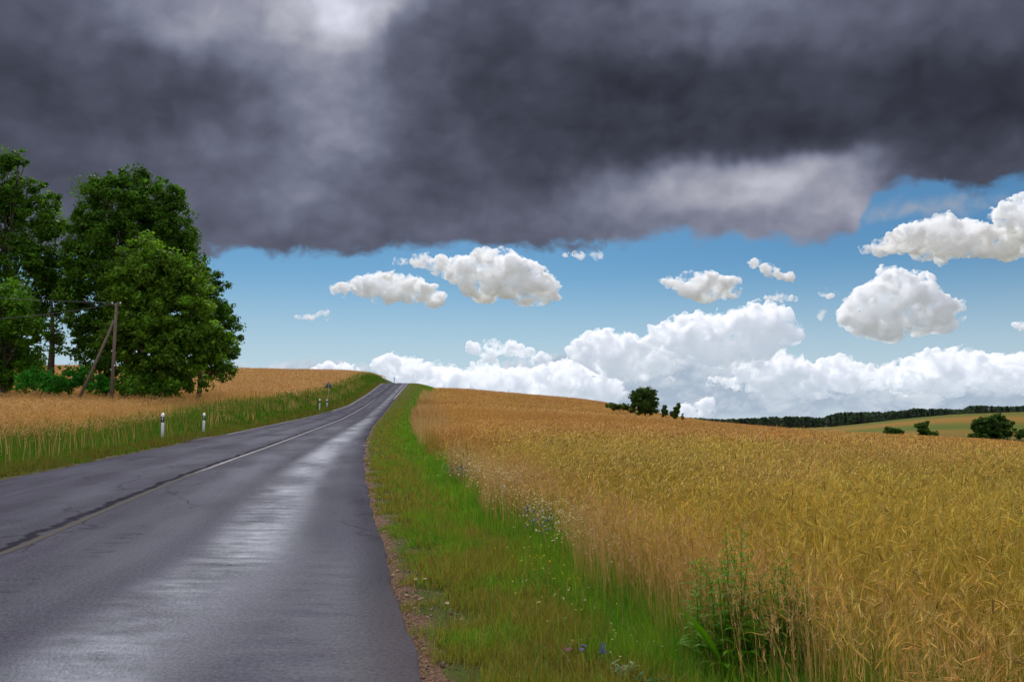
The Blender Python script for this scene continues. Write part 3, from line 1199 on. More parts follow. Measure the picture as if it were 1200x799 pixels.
tree('bright green bush at the foot of the left trees, nearest the photo edge', 71, [(36, 448, 16, 13), (52, 443, 18, 15), (64, 452, 14, 10)], 48, BG, .05, GB, leaf=.17, clump_r=.5, cat='bush', name='bush', n_clump=120)
tree('bright green bush just behind the slanting pole brace', 70, [(82, 444, 20, 15), (98, 448, 16, 12), (70, 450, 14, 10)], 84, BG, .05, GB, leaf=.17, clump_r=.5, cat='bush', name='bush', n_clump=120)
tree('bright green bush between brace and upright pole', 70.5, [(114, 449, 15, 12), (124, 453, 12, 10)], 116, BG * .9, .05, GB, leaf=.17, clump_r=.5, cat='bush', name='bush', n_clump=120)
tree('dark bush right of the upright pole at the trunks', 69.5, [(150, 455, 16, 10), (166, 452, 14, 12)], 156, MG, .05, GB, leaf=.17, clump_r=.5, cat='bush', name='bush', n_clump=120)
tree('dark leafy bush under the olive green tree', 69.0, [(184, 458, 14, 8), (198, 455, 14, 9)], 190, MG * .9, .05, GB, leaf=.17, clump_r=.5, cat='bush', name='bush', n_clump=120)

FG = C(76, 104, 44)


def far_tree(label, u, Y, lobes, colour=FG, cat='tree', name='tree', group=None, r=.12, leaf=.3, cl=.5, n=260, ysp=.6, nl=80):
    return tree(label, Y, lobes, u, colour, r, group, n_clump=n, n_leaf=nl, leaf=leaf, clump_r=cl, cat=cat, name=name, ysp=ysp)


GR = 'trees and shrubs on the crest of the right field'
far_tree('rounded dark tree standing alone on the right field crest', 755, 158, [(747, 465, 8, 8), (757, 463, 9, 8), (764, 468, 7, 7), (756, 459, 7, 5), (754, 473, 13, 8), (764, 478, 7, 6), (746, 475, 7, 7), (757, 480, 12, 6), (745, 460, 4, 4), (765, 461, 4, 5)], group=GR, n=620, leaf=.24, cl=.42)
far_tree('low dark hedge like bush left of the lone crest tree', 726, 160, [(714, 474, 4, 3), (720, 475, 6, 4), (727, 476, 8, 4), (733, 477, 6, 4), (739, 480, 5, 3)], cat='bush', name='bush', group=GR, r=.05, n=420, leaf=.25, cl=.35)
far_tree('small pointed sapling just right of the lone crest tree', 779, 158, [(779, 484, 3.5, 4), (778, 478, 2.4, 4)], group=GR, r=.06, n=1200, leaf=.25, cl=.3, nl=45)
far_tree('small forked sapling, second right of the lone crest tree', 792, 158, [(793, 481, 3.8, 5), (790, 486, 4, 4), (795, 476, 2, 3)], group=GR, r=.06, n=1200, leaf=.25, cl=.3, nl=45)
far_tree('tiny sapling, third right of the lone crest tree', 800, 150, [(800, 488, 1.4, 4)], group=GR, r=.04, n=2500, leaf=.22, cl=.2, nl=14)
GV = 'trees and shrubs in the valley at right'
far_tree('small round shrub in the valley below the far hill', 1046, 345, [(1043, 506, 7, 6), (1052, 508, 7, 5)], cat='bush', name='bush', group=GV, leaf=.6, cl=.9, n=700)
far_tree('peaked ragged shrub left of the big valley tree', 1084, 345, [(1083, 500, 7, 7), (1084, 507, 9, 6), (1092, 509, 6, 4), (1075, 500, 3, 3)], cat='bush', name='bush', group=GV, leaf=.6, cl=.9, n=700)
far_tree('broad dark round tree in the valley at right', 1162, 350, [(1150, 500, 12, 12), (1164, 494, 15, 9), (1175, 502, 13, 12), (1160, 506, 18, 9)], group=GV, leaf=.7, cl=1.1, n=420, r=.3, ysp=2)
far_tree('dark shrub at the photo edge right of the broad valley tree', 1197, 345, [(1196, 509, 6, 5), (1206, 507, 8, 7)], cat='bush', name='bush', group=GV, leaf=.6, cl=.9, n=700)
far_tree('very low shrub just left of the broad valley tree', 1138, 340, [(1137, 512, 5, 3)], cat='bush', name='bush', group=GV, leaf=.5, cl=.6, n=1500)

# the wood along the horizon: reads as one mass
def distant_wood():
    s = Soup()
    prof_u = np.array([690, 800, 812, 840, 862, 880, 905, 920, 945, 960, 968, 985, 1000, 1035, 1058, 1070, 1080, 1110, 1128, 1134, 1150, 1175, 1200, 1300])
    prof_v = np.array([492, 490, 489.5, 491.5, 491, 490, 488.5, 488, 488, 490, 487, 482.5, 483, 482.5, 481, 478, 479, 479, 480, 475, 475, 476.5, 475.5, 475])
    for i in range(900):
        u = rng.uniform(690, 1300)
        Y = rng.uniform(820, 1000) if u > 850 else rng.uniform(700, 900)
        x = (u - 600) / F * Y
        zg = float(ground_z(x, Y)) - 1
        vt = np.interp(u, prof_u, prof_v) + abs(rng.normal(0, 1.1))
        zt = at(u, vt, Y)[2]
        h = max(zt - zg, 4)
        conifer = rng.random() < .45
        w = h * (.17 if conifer else .30) * rng.uniform(.8, 1.3)
        n = 70
        t = rng.random(n)
        if conifer:
            rr = w * (1 - t) * rng.random(n) ** .4 + .2
            z = zg + h * (.05 + .95 * t)
        else:
            rr = w * np.sqrt(np.maximum(1 - (2 * t - 1) ** 2, 0)) * rng.random(n) ** .3
            z = zg + h * (.15 + .85 * t)
        a = rng.uniform(0, 6.28, n)
        P = np.stack([x + rr * np.cos(a), Y + rr * np.sin(a), z], 1)
        nr = rng.normal(0, 1, (n, 3)) + np.array([[0, -.3, .4]])
        nr /= np.linalg.norm(nr, axis=1, keepdims=True)
        A, B = frames(nr)
        sz = rng.uniform(.9, 2.0, n)[:, None]
        V = np.stack([P - A * sz, P + B * sz * .7, P + A * sz, P - B * sz * .7], 1).reshape(-1, 3)
        c = C(64, 80, 70) * rng.uniform(.7, 1.25)
        s.add(V, None, (np.arange(n) * 4)[:, None] + np.array([[0, 1, 2, 3]]), np.clip(np.repeat(c[None] * rng.normal(1, .2, (n, 1)), 4, 0), .003, .3))
    tag(s.build('distant_wood', M_leaf), 'dark mixed wood along the horizon behind the far hill', 'wood', kind='stuff')


distant_wood()

# ------------------------------------------------------------------ roadside posts, sign, pole
M_white = plain_mat('white_plastic', (.78, .78, .76), .45, .06, 14)
M_black = plain_mat('black_plastic', (.015, .015, .016), .4, .2, 20)
M_refl = plain_mat('pale_reflector', (.5, .5, .52), .2, .1, 60, .8)
M_dirty = plain_mat('splashed_plastic', (.45, .42, .36), .7, .35, 18)
M_wood = plain_mat('weathered_pole_wood', (.16, .12, .088), .85, .4, 4, .2, .5, (8, 8, .6))
M_steel = plain_mat('galvanised_steel', (.30, .31, .33), .5, .15, 12, .5)
M_back = plain_mat('dull_sign_back', (.085, .09, .105), .55, .15, 6, .4)
M_porc = plain_mat('white_porcelain', (.8, .8, .78), .2, .04, 10, .6)
M_wire = plain_mat('dull_wire', (.12, .12, .125), .5, .1, 5)


def post_section(s, z0, z1, grow=0.0, slant=0.0, w=.13, d=.085):
    """rounded triangular hollow-backed post section"""
    w, d = w + 2 * grow, d + 2 * grow
    pts = [(-.5 * w, -.10 * d), (-.46 * w, -.42 * d), (-.22 * w, -.62 * d), (.22 * w, -.62 * d), (.46 * w, -.42 * d), (.5 * w, -.10 * d), (.16 * w, .5 * d), (-.16 * w, .5 * d)]
    n = len(pts)
    lo = [(x, y, z0) for x, y in pts]
    hi = [(x, y, z1 + slant * (y / d + .62)) for x, y in pts]
    Q = [[k, (k + 1) % n, n + (k + 1) % n, n + k] for k in range(n)]
    V = np.array(lo + hi + [(0, 0, z0), (0, 0, z1 + slant * .55)])
    T = [[(k + 1) % n, k, 2 * n] for k in range(n)] + [[n + k, n + (k + 1) % n, 2 * n + 1] for k in range(n)]
    s.add(V, T, Q)


def make_post(label):
    root = empty('delineator_post', (0, 0, 0))
    tag(root, label, 'roadside post', 'white delineator posts at the field accesses')
    s = Soup()
    post_section(s, -.25, 1.08, 0, .05)
    s.build('post_body', M_white, root)
    s = Soup()
    post_section(s, .745, .985, .004, .03)
    s.build('black_band', M_black, root)
    s = Soup()
    box(s, 0, -.0625, .87, .04, .012, .17)
    s.build('reflector', M_refl, root)
    s = Soup()
    post_section(s, -.02, .10, .003)
    s.build('dirt_splash', M_dirty, root)
    return root


def copy_thing(root):
    r = root.copy()
    col.objects.link(r)
    for ch in list(root.children):
        c = ch.copy()
        c.parent = r
        col.objects.link(c)
    return r


def find_y(u, v, lo=10, hi=240):
    """depth at which the pixel's ray first meets the ground"""
    ys = np.linspace(lo, hi, 4000)
    d = ray(u, v)
    x = d[0] / d[1] * ys
    z = CAM_H + d[2] / d[1] * ys
    k = np.argmax(z < ground_z(x, ys))
    return ys[k]


posts = [(190.5, 515.5, 484, 'white post with black band, nearest of the roadside posts, at left'),
         (238.3, 508.0, 484, 'second nearest white banded post, just right of the first'),
         (374.4, 481.7, 467.5, 'far white banded post before the sign, left one of its pair'),
         (383.0, 478.7, 468, 'smallest far white banded post, close under the triangular sign')]
p0 = None
for i, (u, v, vt, lab) in enumerate(posts):
    Y = find_y(u, v)
    X = at(u, v, Y)[0]
    z = float(ground_z(X, Y))
    H = at(u, vt, Y)[2] - z
    print('POST', i, Y, X, z, 'height', H)
    if p0 is None:
        o = p0 = make_post(lab)
    else:
        o = copy_thing(p0)
        o['label'] = lab
    sc = H / 1.13
    o.location = (X, Y, z)
    o.scale = (min(max(sc, .9), 1.25),) * 2 + (sc,)
    o.rotation_euler = (0, R(-1.6) if i == 0 else R(.5), R(16))

# triangular road sign, seen from behind
Ys = find_y(383.5, 478) + 4
bp = at(384.6, 470, Ys)
zg = float(ground_z(bp[0], Ys))
sg = empty('road_sign', (bp[0], Ys, zg), R(8))
tag(sg, 'grey back of a triangular road sign on a thin post', 'road sign')
Hs = at(384.6, 447.0, Ys)[2] - zg
s = Soup()
tube(s, [(0, 0, -.3), (0, 0, Hs - .12)], .03, 8)
s.build('sign_post', M_steel, sg, True)


def tri_plate(s, r, z0, y0, y1, rnd=.16):
    pts = []
    for k in range(3):
        a = math.pi / 2 + k * 2 * math.pi / 3
        for da in (-.95, -.5, 0, .5, .95):
            cx, cz = (r - rnd * r * 1.0) * math.cos(a), (r - rnd * r) * math.sin(a)
            pts.append((cx + rnd * r * .55 * math.cos(a + da), cz + rnd * r * .55 * math.sin(a + da) + z0))
    n = len(pts)
    V = np.array([(x, y0, z) for x, z in pts] + [(x, y1, z) for x, z in pts] + [(0, y0, z0), (0, y1, z0)])
    Q = [[k, (k + 1) % n, n + (k + 1) % n, n + k] for k in range(n)]
    T = [[(k + 1) % n, k, 2 * n] for k in range(n)] + [[n + k, n + (k + 1) % n, 2 * n + 1] for k in range(n)]
    s.add(V, T, Q)


s = Soup()
tri_plate(s, .62, Hs - .58, .034, .05)
s.build('sign_plate', M_back, sg)
for zz in (Hs - .72, Hs - .36):
    s = Soup()
    box(s, 0, .012, zz, .30 if zz < Hs - .5 else .2, .04, .035)
    s.build('bracket', M_steel, sg)

# little marker at the brow of the hill
Yb = 246.0
pb = at(462, 449, Yb)
zg = float(ground_z(pb[0], Yb))
mk = empty('marker_post', (pb[0], Yb, zg))
tag(mk, 'tiny dark marker post sticking up at the brow of the road', 'marker post')
Hm = at(462, 442.0, Yb)[2] - zg
s = Soup()
tube(s, [(0, 0, -.2), (0, 0, Hm - .45)], .10, 8)
s.build('post_stem', M_steel, mk, True)
s = Soup()
tube(s, [(0, 0, Hm - .45), (0, 0, Hm - .02), (0, 0, Hm)], [.15, .15, .07], 8)
s.build('marker_head', M_back, mk, True)

# wooden power pole with its raking brace
YP = 67.0
b0, t0 = at(130.5, 470, YP), at(136.5, 355.5, YP)
zg = float(ground_z(b0[0], YP))
pole = empty('utility_pole', (b0[0], YP, zg))
tag(pole, 'leaning weathered wooden pole with brace in front of the left trees', 'utility pole')
o3 = np.array([b0[0], YP, zg])
top = t0 - o3
s = Soup()
tube(s, [(0, 0, -.5), top * .5, top], [.15, .13, .105], 12)
s.build('pole_shaft', M_wood, pole, True)
s = Soup()
br0 = at(87, 459, YP - .6)
br0[2] = float(ground_z(br0[0], YP - .6)) - .3
tube(s, [br0 - o3, (br0 - o3 + top * .84) / 2 + np.array([.0, 0, -.03]), top * .84 + np.array([-.09, 0, 0])], [.12, .11, .10], 12)
s.build('brace', M_wood, pole, True)
s = Soup()
box(s, top[0], -.02, top[2] - .10, .72, .09, .09)
s.build('crossarm', M_wood, pole)
ins = []
for dx in (-.32, .32):
    s = Soup()
    p = top + np.array([dx, -.02, -.055])
    tube(s, [p, p + [0, 0, .05], p + [0, 0, .07], p + [0, 0, .13], p + [0, 0, .16]], [.025, .05, .065, .06, .025], 10)
    s.build('insulator', M_porc, pole, True)
    ins.append(o3 + p + [0, 0, .13])
for (v_, dx) in ((412, -.13), (429, .13), (434, -.13)):
    s = Soup()
    q = at(134, v_, YP) - o3
    f = q[2] / top[2]
    p = top * f + np.array([dx, -.05, 0])
    tube(s, [p, p + [0, 0, .03], p + [0, 0, .09], p + [0, 0, .11]], [.03, .055, .05, .02], 10)
    s.build('insulator', M_porc, pole, True)
for k, (p, ve, lab) in enumerate(((ins[0], 343.5, 'upper thin power line running left from the pole top'), (ins[1], 367, 'lower thin power line sagging into the left trees'))):
    e = at(-160, ve - 12 if k == 0 else ve, YP + 4)
    ts = np.linspace(0, 1, 30)[:, None]
    sag = np.array([[0, 0, 1.]]) * (-(.35 if k == 0 else .9) * 4 * ts * (1 - ts))
    pts = p + (e - p) * ts + sag
    s = Soup()
    tube(s, pts, .02, 6)
    tag(s.build('power_line', M_wire, None, True), lab, 'power line', 'power lines on the wooden pole')


# ------------------------------------------------------------------ weeds and flowers
def broad_leaf(s, base, az, L, W, rise, c, jag=0.0, n=9, droop=.5):
    """one leaf with a folded midrib, optionally with lobed margins"""
    ts = np.linspace(0, 1, n)
    dx, dy = math.cos(az), math.sin(az)
    sx, sy = -dy, dx
    V = []
    for k, t in enumerate(ts):
        out = L * t
        z = rise * L * t - droop * L * t * t
        w = W * math.sin(math.pi * min(1, t * .95 + .04)) ** .8 * (1 - .25 * t)
        if jag and k % 2:
            w *= 1 - jag
        p = np.array([dx * out, dy * out, z])
        V += [base + p + np.array([sx, sy, .0]) * w / 2 + [0, 0, w * .18], base + p, base + p - np.array([sx, sy, .0]) * w / 2 + [0, 0, w * .18]]
    Q = []
    for k in range(n - 1):
        a = 3 * k
        Q += [[a, a + 1, a + 4, a + 3], [a + 1, a + 2, a + 5, a + 4]]
    s.add(np.array(V), None, Q, np.clip(c * rng.normal(1, .1), .003, .8))


def weed(label, u, v, Y, H, kind, name, cat, group=None, c=G2, size=1.0):
    p = at(u, v, Y)
    z = float(ground_z(p[0], Y))
    root = empty(name, (p[0], Y, z))
    tag(root, label, cat, group)
    st, lf = Soup(), Soup()
    if kind == 'tall':          # several leafy stalks with jagged leaves
        for k in range(7):
            a = rng.uniform(0, 6.28)
            r = rng.uniform(0.0, .13) * size
            hh = H * rng.uniform(.7, 1.0)
            ln = rng.normal(0, .05, 2)
            pts = [np.array([r * math.cos(a) + ln[0] * t * t, r * math.sin(a) + ln[1] * t * t, hh * t]) for t in np.linspace(-.03, 1, 8)]
            tube(st, pts, np.linspace(.006, .002, 8), 6, c * 1.1)
            m = int(hh * 34)
            for j in range(m):
                t = .15 + .85 * j / m
                b = np.array([r * math.cos(a) + ln[0] * t * t, r * math.sin(a) + ln[1] * t * t, hh * t])
                broad_leaf(lf, b, j * 2.4 + rng.normal(0, .3), lerp(.20, .07, t) * rng.uniform(.8, 1.2), lerp(.055, .022, t), .65, c, .45, 9, .55)
            for j in range(5):
                b = pts[-1] + rng.normal(0, .018, 3) - [0, 0, .02 * j]
                broad_leaf(lf, b, rng.uniform(0, 6.28), .03, .012, 1.2, lerp(c, C(120, 120, 60), .5), 0, 4, .2)
    if kind == 'dock':          # rosette of big plain leaves
        for j in range(13):
            a = j * 2.4 + rng.normal(0, .2)
            q = rng.random()
            hb = lerp(.02, .22, q) * size
            b = np.array([.01 * math.cos(a), .01 * math.sin(a), hb])
            broad_leaf(lf, b, a, lerp(.34, .2, q) * size * rng.uniform(.6, 1.15), lerp(.13, .09, q) * size * rng.uniform(.6, 1.1), lerp(.9, 2.2, rng.random()), c * rng.uniform(.6, 1.2), rng.uniform(.0, .25), 9, rng.uniform(.4, 1.3))
        tube(st, [(0, 0, -.02), (.005, 0, .15 * size), (.0, .01, .3 * size)], [.008, .006, .004], 6, c)
    if kind == 'low':           # low silvery or green leafy weed
        for k in range(6):
            a = rng.uniform(0, 6.28)
            hh = H * rng.uniform(.6, 1.0)
            pts = [np.array([.07 * size * t * math.cos(a), .07 * size * t * math.sin(a), hh * t]) for t in np.linspace(-.05, 1, 5)]
            tube(st, pts, np.linspace(.004, .0015, 5), 5, c)
            for j in range(8):
                t = .2 + .8 * j / 8
                b = np.array([.07 * size * t * math.cos(a), .07 * size * t * math.sin(a), hh * t])
                broad_leaf(lf, b, j * 2.4 + a, .06 * size * rng.uniform(.7, 1.2), .02 * size, .8, c, .5, 9, .5)
    st.build('stem', M_leaf, root, True)
    lf.build('leaves', M_leaf, root)
    return root


GW = 'tall green weeds at the crop edge'
WC = C(88, 138, 22)
weed('tallest jagged leaved weed growing through the crop edge', 862, 745, 5.2, .92, 'tall', 'weed', 'weed', GW, WC)
weed('jagged leaved weed right of the tallest one, half hidden by stalks', 928, 745, 5.1, .76, 'tall', 'weed', 'weed', GW, WC * .9)
weed('bushy leafy weed between the tallest one and its right neighbour', 892, 748, 5.1, .70, 'tall', 'weed', 'weed', GW, WC * .95)
weed('short bushy weed in front of the broad leaved docks', 868, 768, 5.1, .45, 'tall', 'weed', 'weed', GW, WC * 1.1)
weed('slim weed left of the tallest one at the crop edge', 836, 735, 5.4, .78, 'tall', 'weed', 'weed', GW, WC * 1.1)
weed('broad leaved dock at the foot of the tall weeds', 852, 755, 5.1, .4, 'dock', 'dock_plant', 'weed', 'broad leaved docks', WC * .95, 1.0)
weed('darker broad leaved dock deeper in the stalks', 890, 752, 5.15, .4, 'dock', 'dock_plant', 'weed', 'broad leaved docks', WC * .7, .9)
weed('green broad leaved plant at the right photo edge', 1198, 745, 5.2, .4, 'dock', 'dock_plant', 'weed', 'broad leaved docks', WC * .8, .7)
weed('silvery grey weed in the lush grass', 730, 760, 5.3, .12, 'low', 'silver_weed', 'weed', None, C(150, 168, 140), 1.0)
weed('low green leafy weed beside the silvery one', 764, 778, 5.05, .16, 'low', 'leafy_weed', 'weed', None, C(60, 110, 50), 1.2)


def flower(label, u, v, Y, c, name, cat, group, r=.014, H=.16, heads=1, spike=False):
    p = at(u, v, Y)
    z = float(ground_z(p[0], Y))
    root = empty(name, (p[0], Y, z))
    tag(root, label, cat, group)
    st, pt = Soup(), Soup()
    for k in range(heads):
        off = rng.normal(0, .03, 2) if heads > 1 else np.zeros(2)
        hh = H * rng.uniform(.8, 1.1)
        tube(st, [(off[0] * .3, off[1] * .3, -.02), (off[0] * .7, off[1] * .7, hh * .6), (off[0], off[1], hh)], [.0022, .0018, .0014], 5, G2)
        broad_leaf(st, np.array([off[0] * .5, off[1] * .5, hh * .4]), rng.uniform(0, 6.28), .05, .012, .8, G2)
        pt = Soup()
        if spike:
            for j in range(26):
                t = j / 26
                broad_leaf(pt, np.array([off[0], off[1], hh * (.6 + .45 * t)]), j * 2.4, .02 * (1.2 - t), .012, .5, c * rng.uniform(.8, 1.2), 0, 4, .3)
        else:
            for j in range(11):
                broad_leaf(pt, np.array([off[0], off[1], hh]), j * 6.2832 / 11, r * rng.uniform(.9, 1.15), r * .5, .5, c, 0, 4, .3)
            tube(pt, [(off[0], off[1], hh - .003), (off[0], off[1], hh + r * .4)], [r * .35, r * .2], 7, lerp(c, C(220, 180, 40), .6))
        pt.build('petals', M_leaf, root)
    st.build('stem', M_leaf, root, True)


PUR, VIO, YEL, WHT = C(150, 70, 160), C(96, 90, 190), C(235, 190, 30), C(225, 222, 210)
flower('pink purple flower left of the violet ones in the verge', 663, 738, 5.65, PUR, 'wild_flower', 'flower', 'flowers on the right verge', .02, .09, 3)
flower('violet flower in the middle of three in the verge', 684, 738, 5.65, VIO, 'wild_flower', 'flower', 'flowers on the right verge', .02, .09, 4)
flower('slim violet flower spike nearest the silvery weed', 706, 745, 5.5, VIO * .8, 'wild_flower', 'flower', 'flowers on the right verge', .014, .16, 2, True)
flower('yellow flower just above the pink purple one', 671, 730, 5.8, YEL, 'wild_flower', 'flower', 'flowers on the right verge', .013, .1, 1)
flower('lone yellow flower beside the road edge up the slope', 433, 540, 31.5, YEL, 'wild_flower', 'flower', 'flowers on the right verge', .07, .3, 2)
flower('white flower in the dry part of the verge', 523, 694, 6.6, WHT, 'wild_flower', 'flower', 'flowers on the right verge', .016, .1, 2)
flower('white flower close to the tarmac edge', 492, 664, 7.6, WHT, 'wild_flower', 'flower', 'flowers on the right verge', .018, .08, 2)
flower('white flower low at the foot of the crop', 632, 683, 6.9, WHT, 'wild_flower', 'flower', 'flowers on the right verge', .016, .12, 2)


def flower_drift():
    """camomile, cornflower and yellow drifts along the edge of the crop"""
    s = Soup()
    for (u0, v0, u1, v1, wd, n, c, r, H) in ((528, 535, 600, 592, .6, 1100, C(200, 190, 142), .017, .62), (590, 585, 690, 660, .5, 700, C(204, 194, 150), .012, .55),
                                         (690, 655, 760, 705, .25, 110, C(220, 212, 180), .008, .5),
                                         (566, 556, 596, 572, .25, 120, YEL * .8, .017, .6), (528, 552, 548, 562, .25, 150, C(64, 72, 118), .02, .42),
                                         (622, 618, 648, 640, .2, 150, C(64, 72, 118), .013, .42), (612, 640, 690, 690, .35, 60, YEL, .012, .14),
                                         (640, 690, 760, 780, .4, 40, C(200, 200, 150), .009, .16)):
        t = rng.random(n)
        for tk in t:
            u, v = lerp(u0, u1, tk), lerp(v0, v1, tk)
            Y = float(find_y(u, v + 12, 3, 60)) * rng.uniform(.98, 1.02)
            x = at(u, v, Y)[0] + rng.normal(0, wd * .45)
            z = float(ground_z(x, Y))
            hh = H * rng.uniform(.5, 1.1)
            P = np.array([[x, Y, z]])
            one = np.ones(1)
            az = rng.uniform(0, 6.28)
            blades(s, P, one * hh, one * r * .14, one * az, one * hh * .08, lerp(G2, G3, .3)[None], 2)
            q = np.array([x + math.cos(az) * hh * .08, Y + math.sin(az) * hh * .08, z + hh])
            a = np.arange(6) * 1.0472 + rng.uniform(0, 1)
            til = rng.normal(0, .35, 2)
            ring = np.stack([r * np.cos(a), r * np.sin(a), r * (np.cos(a) * til[0] + np.sin(a) * til[1])], 1) + q
            V = np.concatenate([ring, [q + [0, 0, r * .4]]])
            s.add(V, [[k, (k + 1) % 6, 6] for k in range(6)], None, np.clip(c * rng.normal(1, .12), .01, .9))
    tag(s.build('wildflowers', M_leaf), 'drifts of white, yellow and blue wildflowers along the crop edge', 'wildflowers', kind='stuff')


flower_drift()

# taller dark grass tufts on both banks, one mass each side
def tufts():
    s = Soup()
    for (u, v, n, H, W) in ((120, 508, 160, .9, .5), (60, 510, 120, .8, .7), (215, 500, 70, .7, .4), (150, 505, 80, .6, .6), (20, 520, 120, .7, .6), (260, 497, 70, .6, .6), (345, 470, 60, 1.2, 1.0), (362, 472, 60, 1.0, .8),
                            (505, 487, 90, 1.1, .8), (500, 478, 60, 1.0, .8), (520, 500, 80, 1.0, .8)):
        Y = float(find_y(u, v, 8, 200))
        x = at(u, v, Y)[0]
        P = np.stack([x + rng.normal(0, W, n), Y + rng.normal(0, W, n), np.zeros(n)], 1)
        P[:, 2] = ground_z(P[:, 0], P[:, 1])
        h = H * rng.uniform(.5, 1.1, n)
        c = lerp(C(58, 92, 26)[None], C(84, 104, 34)[None], rng.random((n, 1)))
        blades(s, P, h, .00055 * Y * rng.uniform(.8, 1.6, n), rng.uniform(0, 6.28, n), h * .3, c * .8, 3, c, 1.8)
    tag(s.build('grass', M_grass), 'tall dark green grass tufts standing out from both banks', 'grass', kind='stuff')


tufts()

# ------------------------------------------------------------------ cumulus clouds: heaps of billows at their own distance
def ico(sub):
    bm = bmesh.new()
    bmesh.ops.create_icosphere(bm, subdivisions=sub, radius=1.0)
    V = np.array([v.co[:] for v in bm.verts])
    T = np.array([[v.index for v in f.verts] for f in bm.faces])
    bm.free()
    return V, T


ICO = {k: ico(k) for k in (1, 2, 3)}
SIGMA = .46


def cloud_mat(density, px):
    m, nt, b = new_mat('cloud_droplets')
    L = nt.links.new
    nt.nodes.remove(b)
    v = node(nt, 'ShaderNodeVolumePrincipled')
    v.inputs['Color'].default_value = (.990, .996, 1.0, 1)
    v.inputs['Anisotropy'].default_value = .25
    tc_ = node(nt, 'ShaderNodeTexCoord')
    nz = node(nt, 'ShaderNodeTexNoise')
    nz.inputs['Scale'].default_value = .055 / px
    nz.inputs['Detail'].default_value = 5.0
    nz.inputs['Roughness'].default_value = .62
    L(tc_.outputs['Object'], nz.inputs['Vector'])
    mr = node(nt, 'ShaderNodeMapRange', interpolation_type='SMOOTHSTEP')
    mr.inputs['From Min'].default_value = .465
    mr.inputs['From Max'].default_value = .64
    mr.inputs['To Min'].default_value = 0.0
    mr.inputs['To Max'].default_value = density
    L(nz.outputs['Fac'], mr.inputs['Value'])
    L(mr.outputs['Result'], v.inputs['Density'])
    L(v.outputs[0], nt.nodes['Material Output'].inputs['Volume'])
    return m


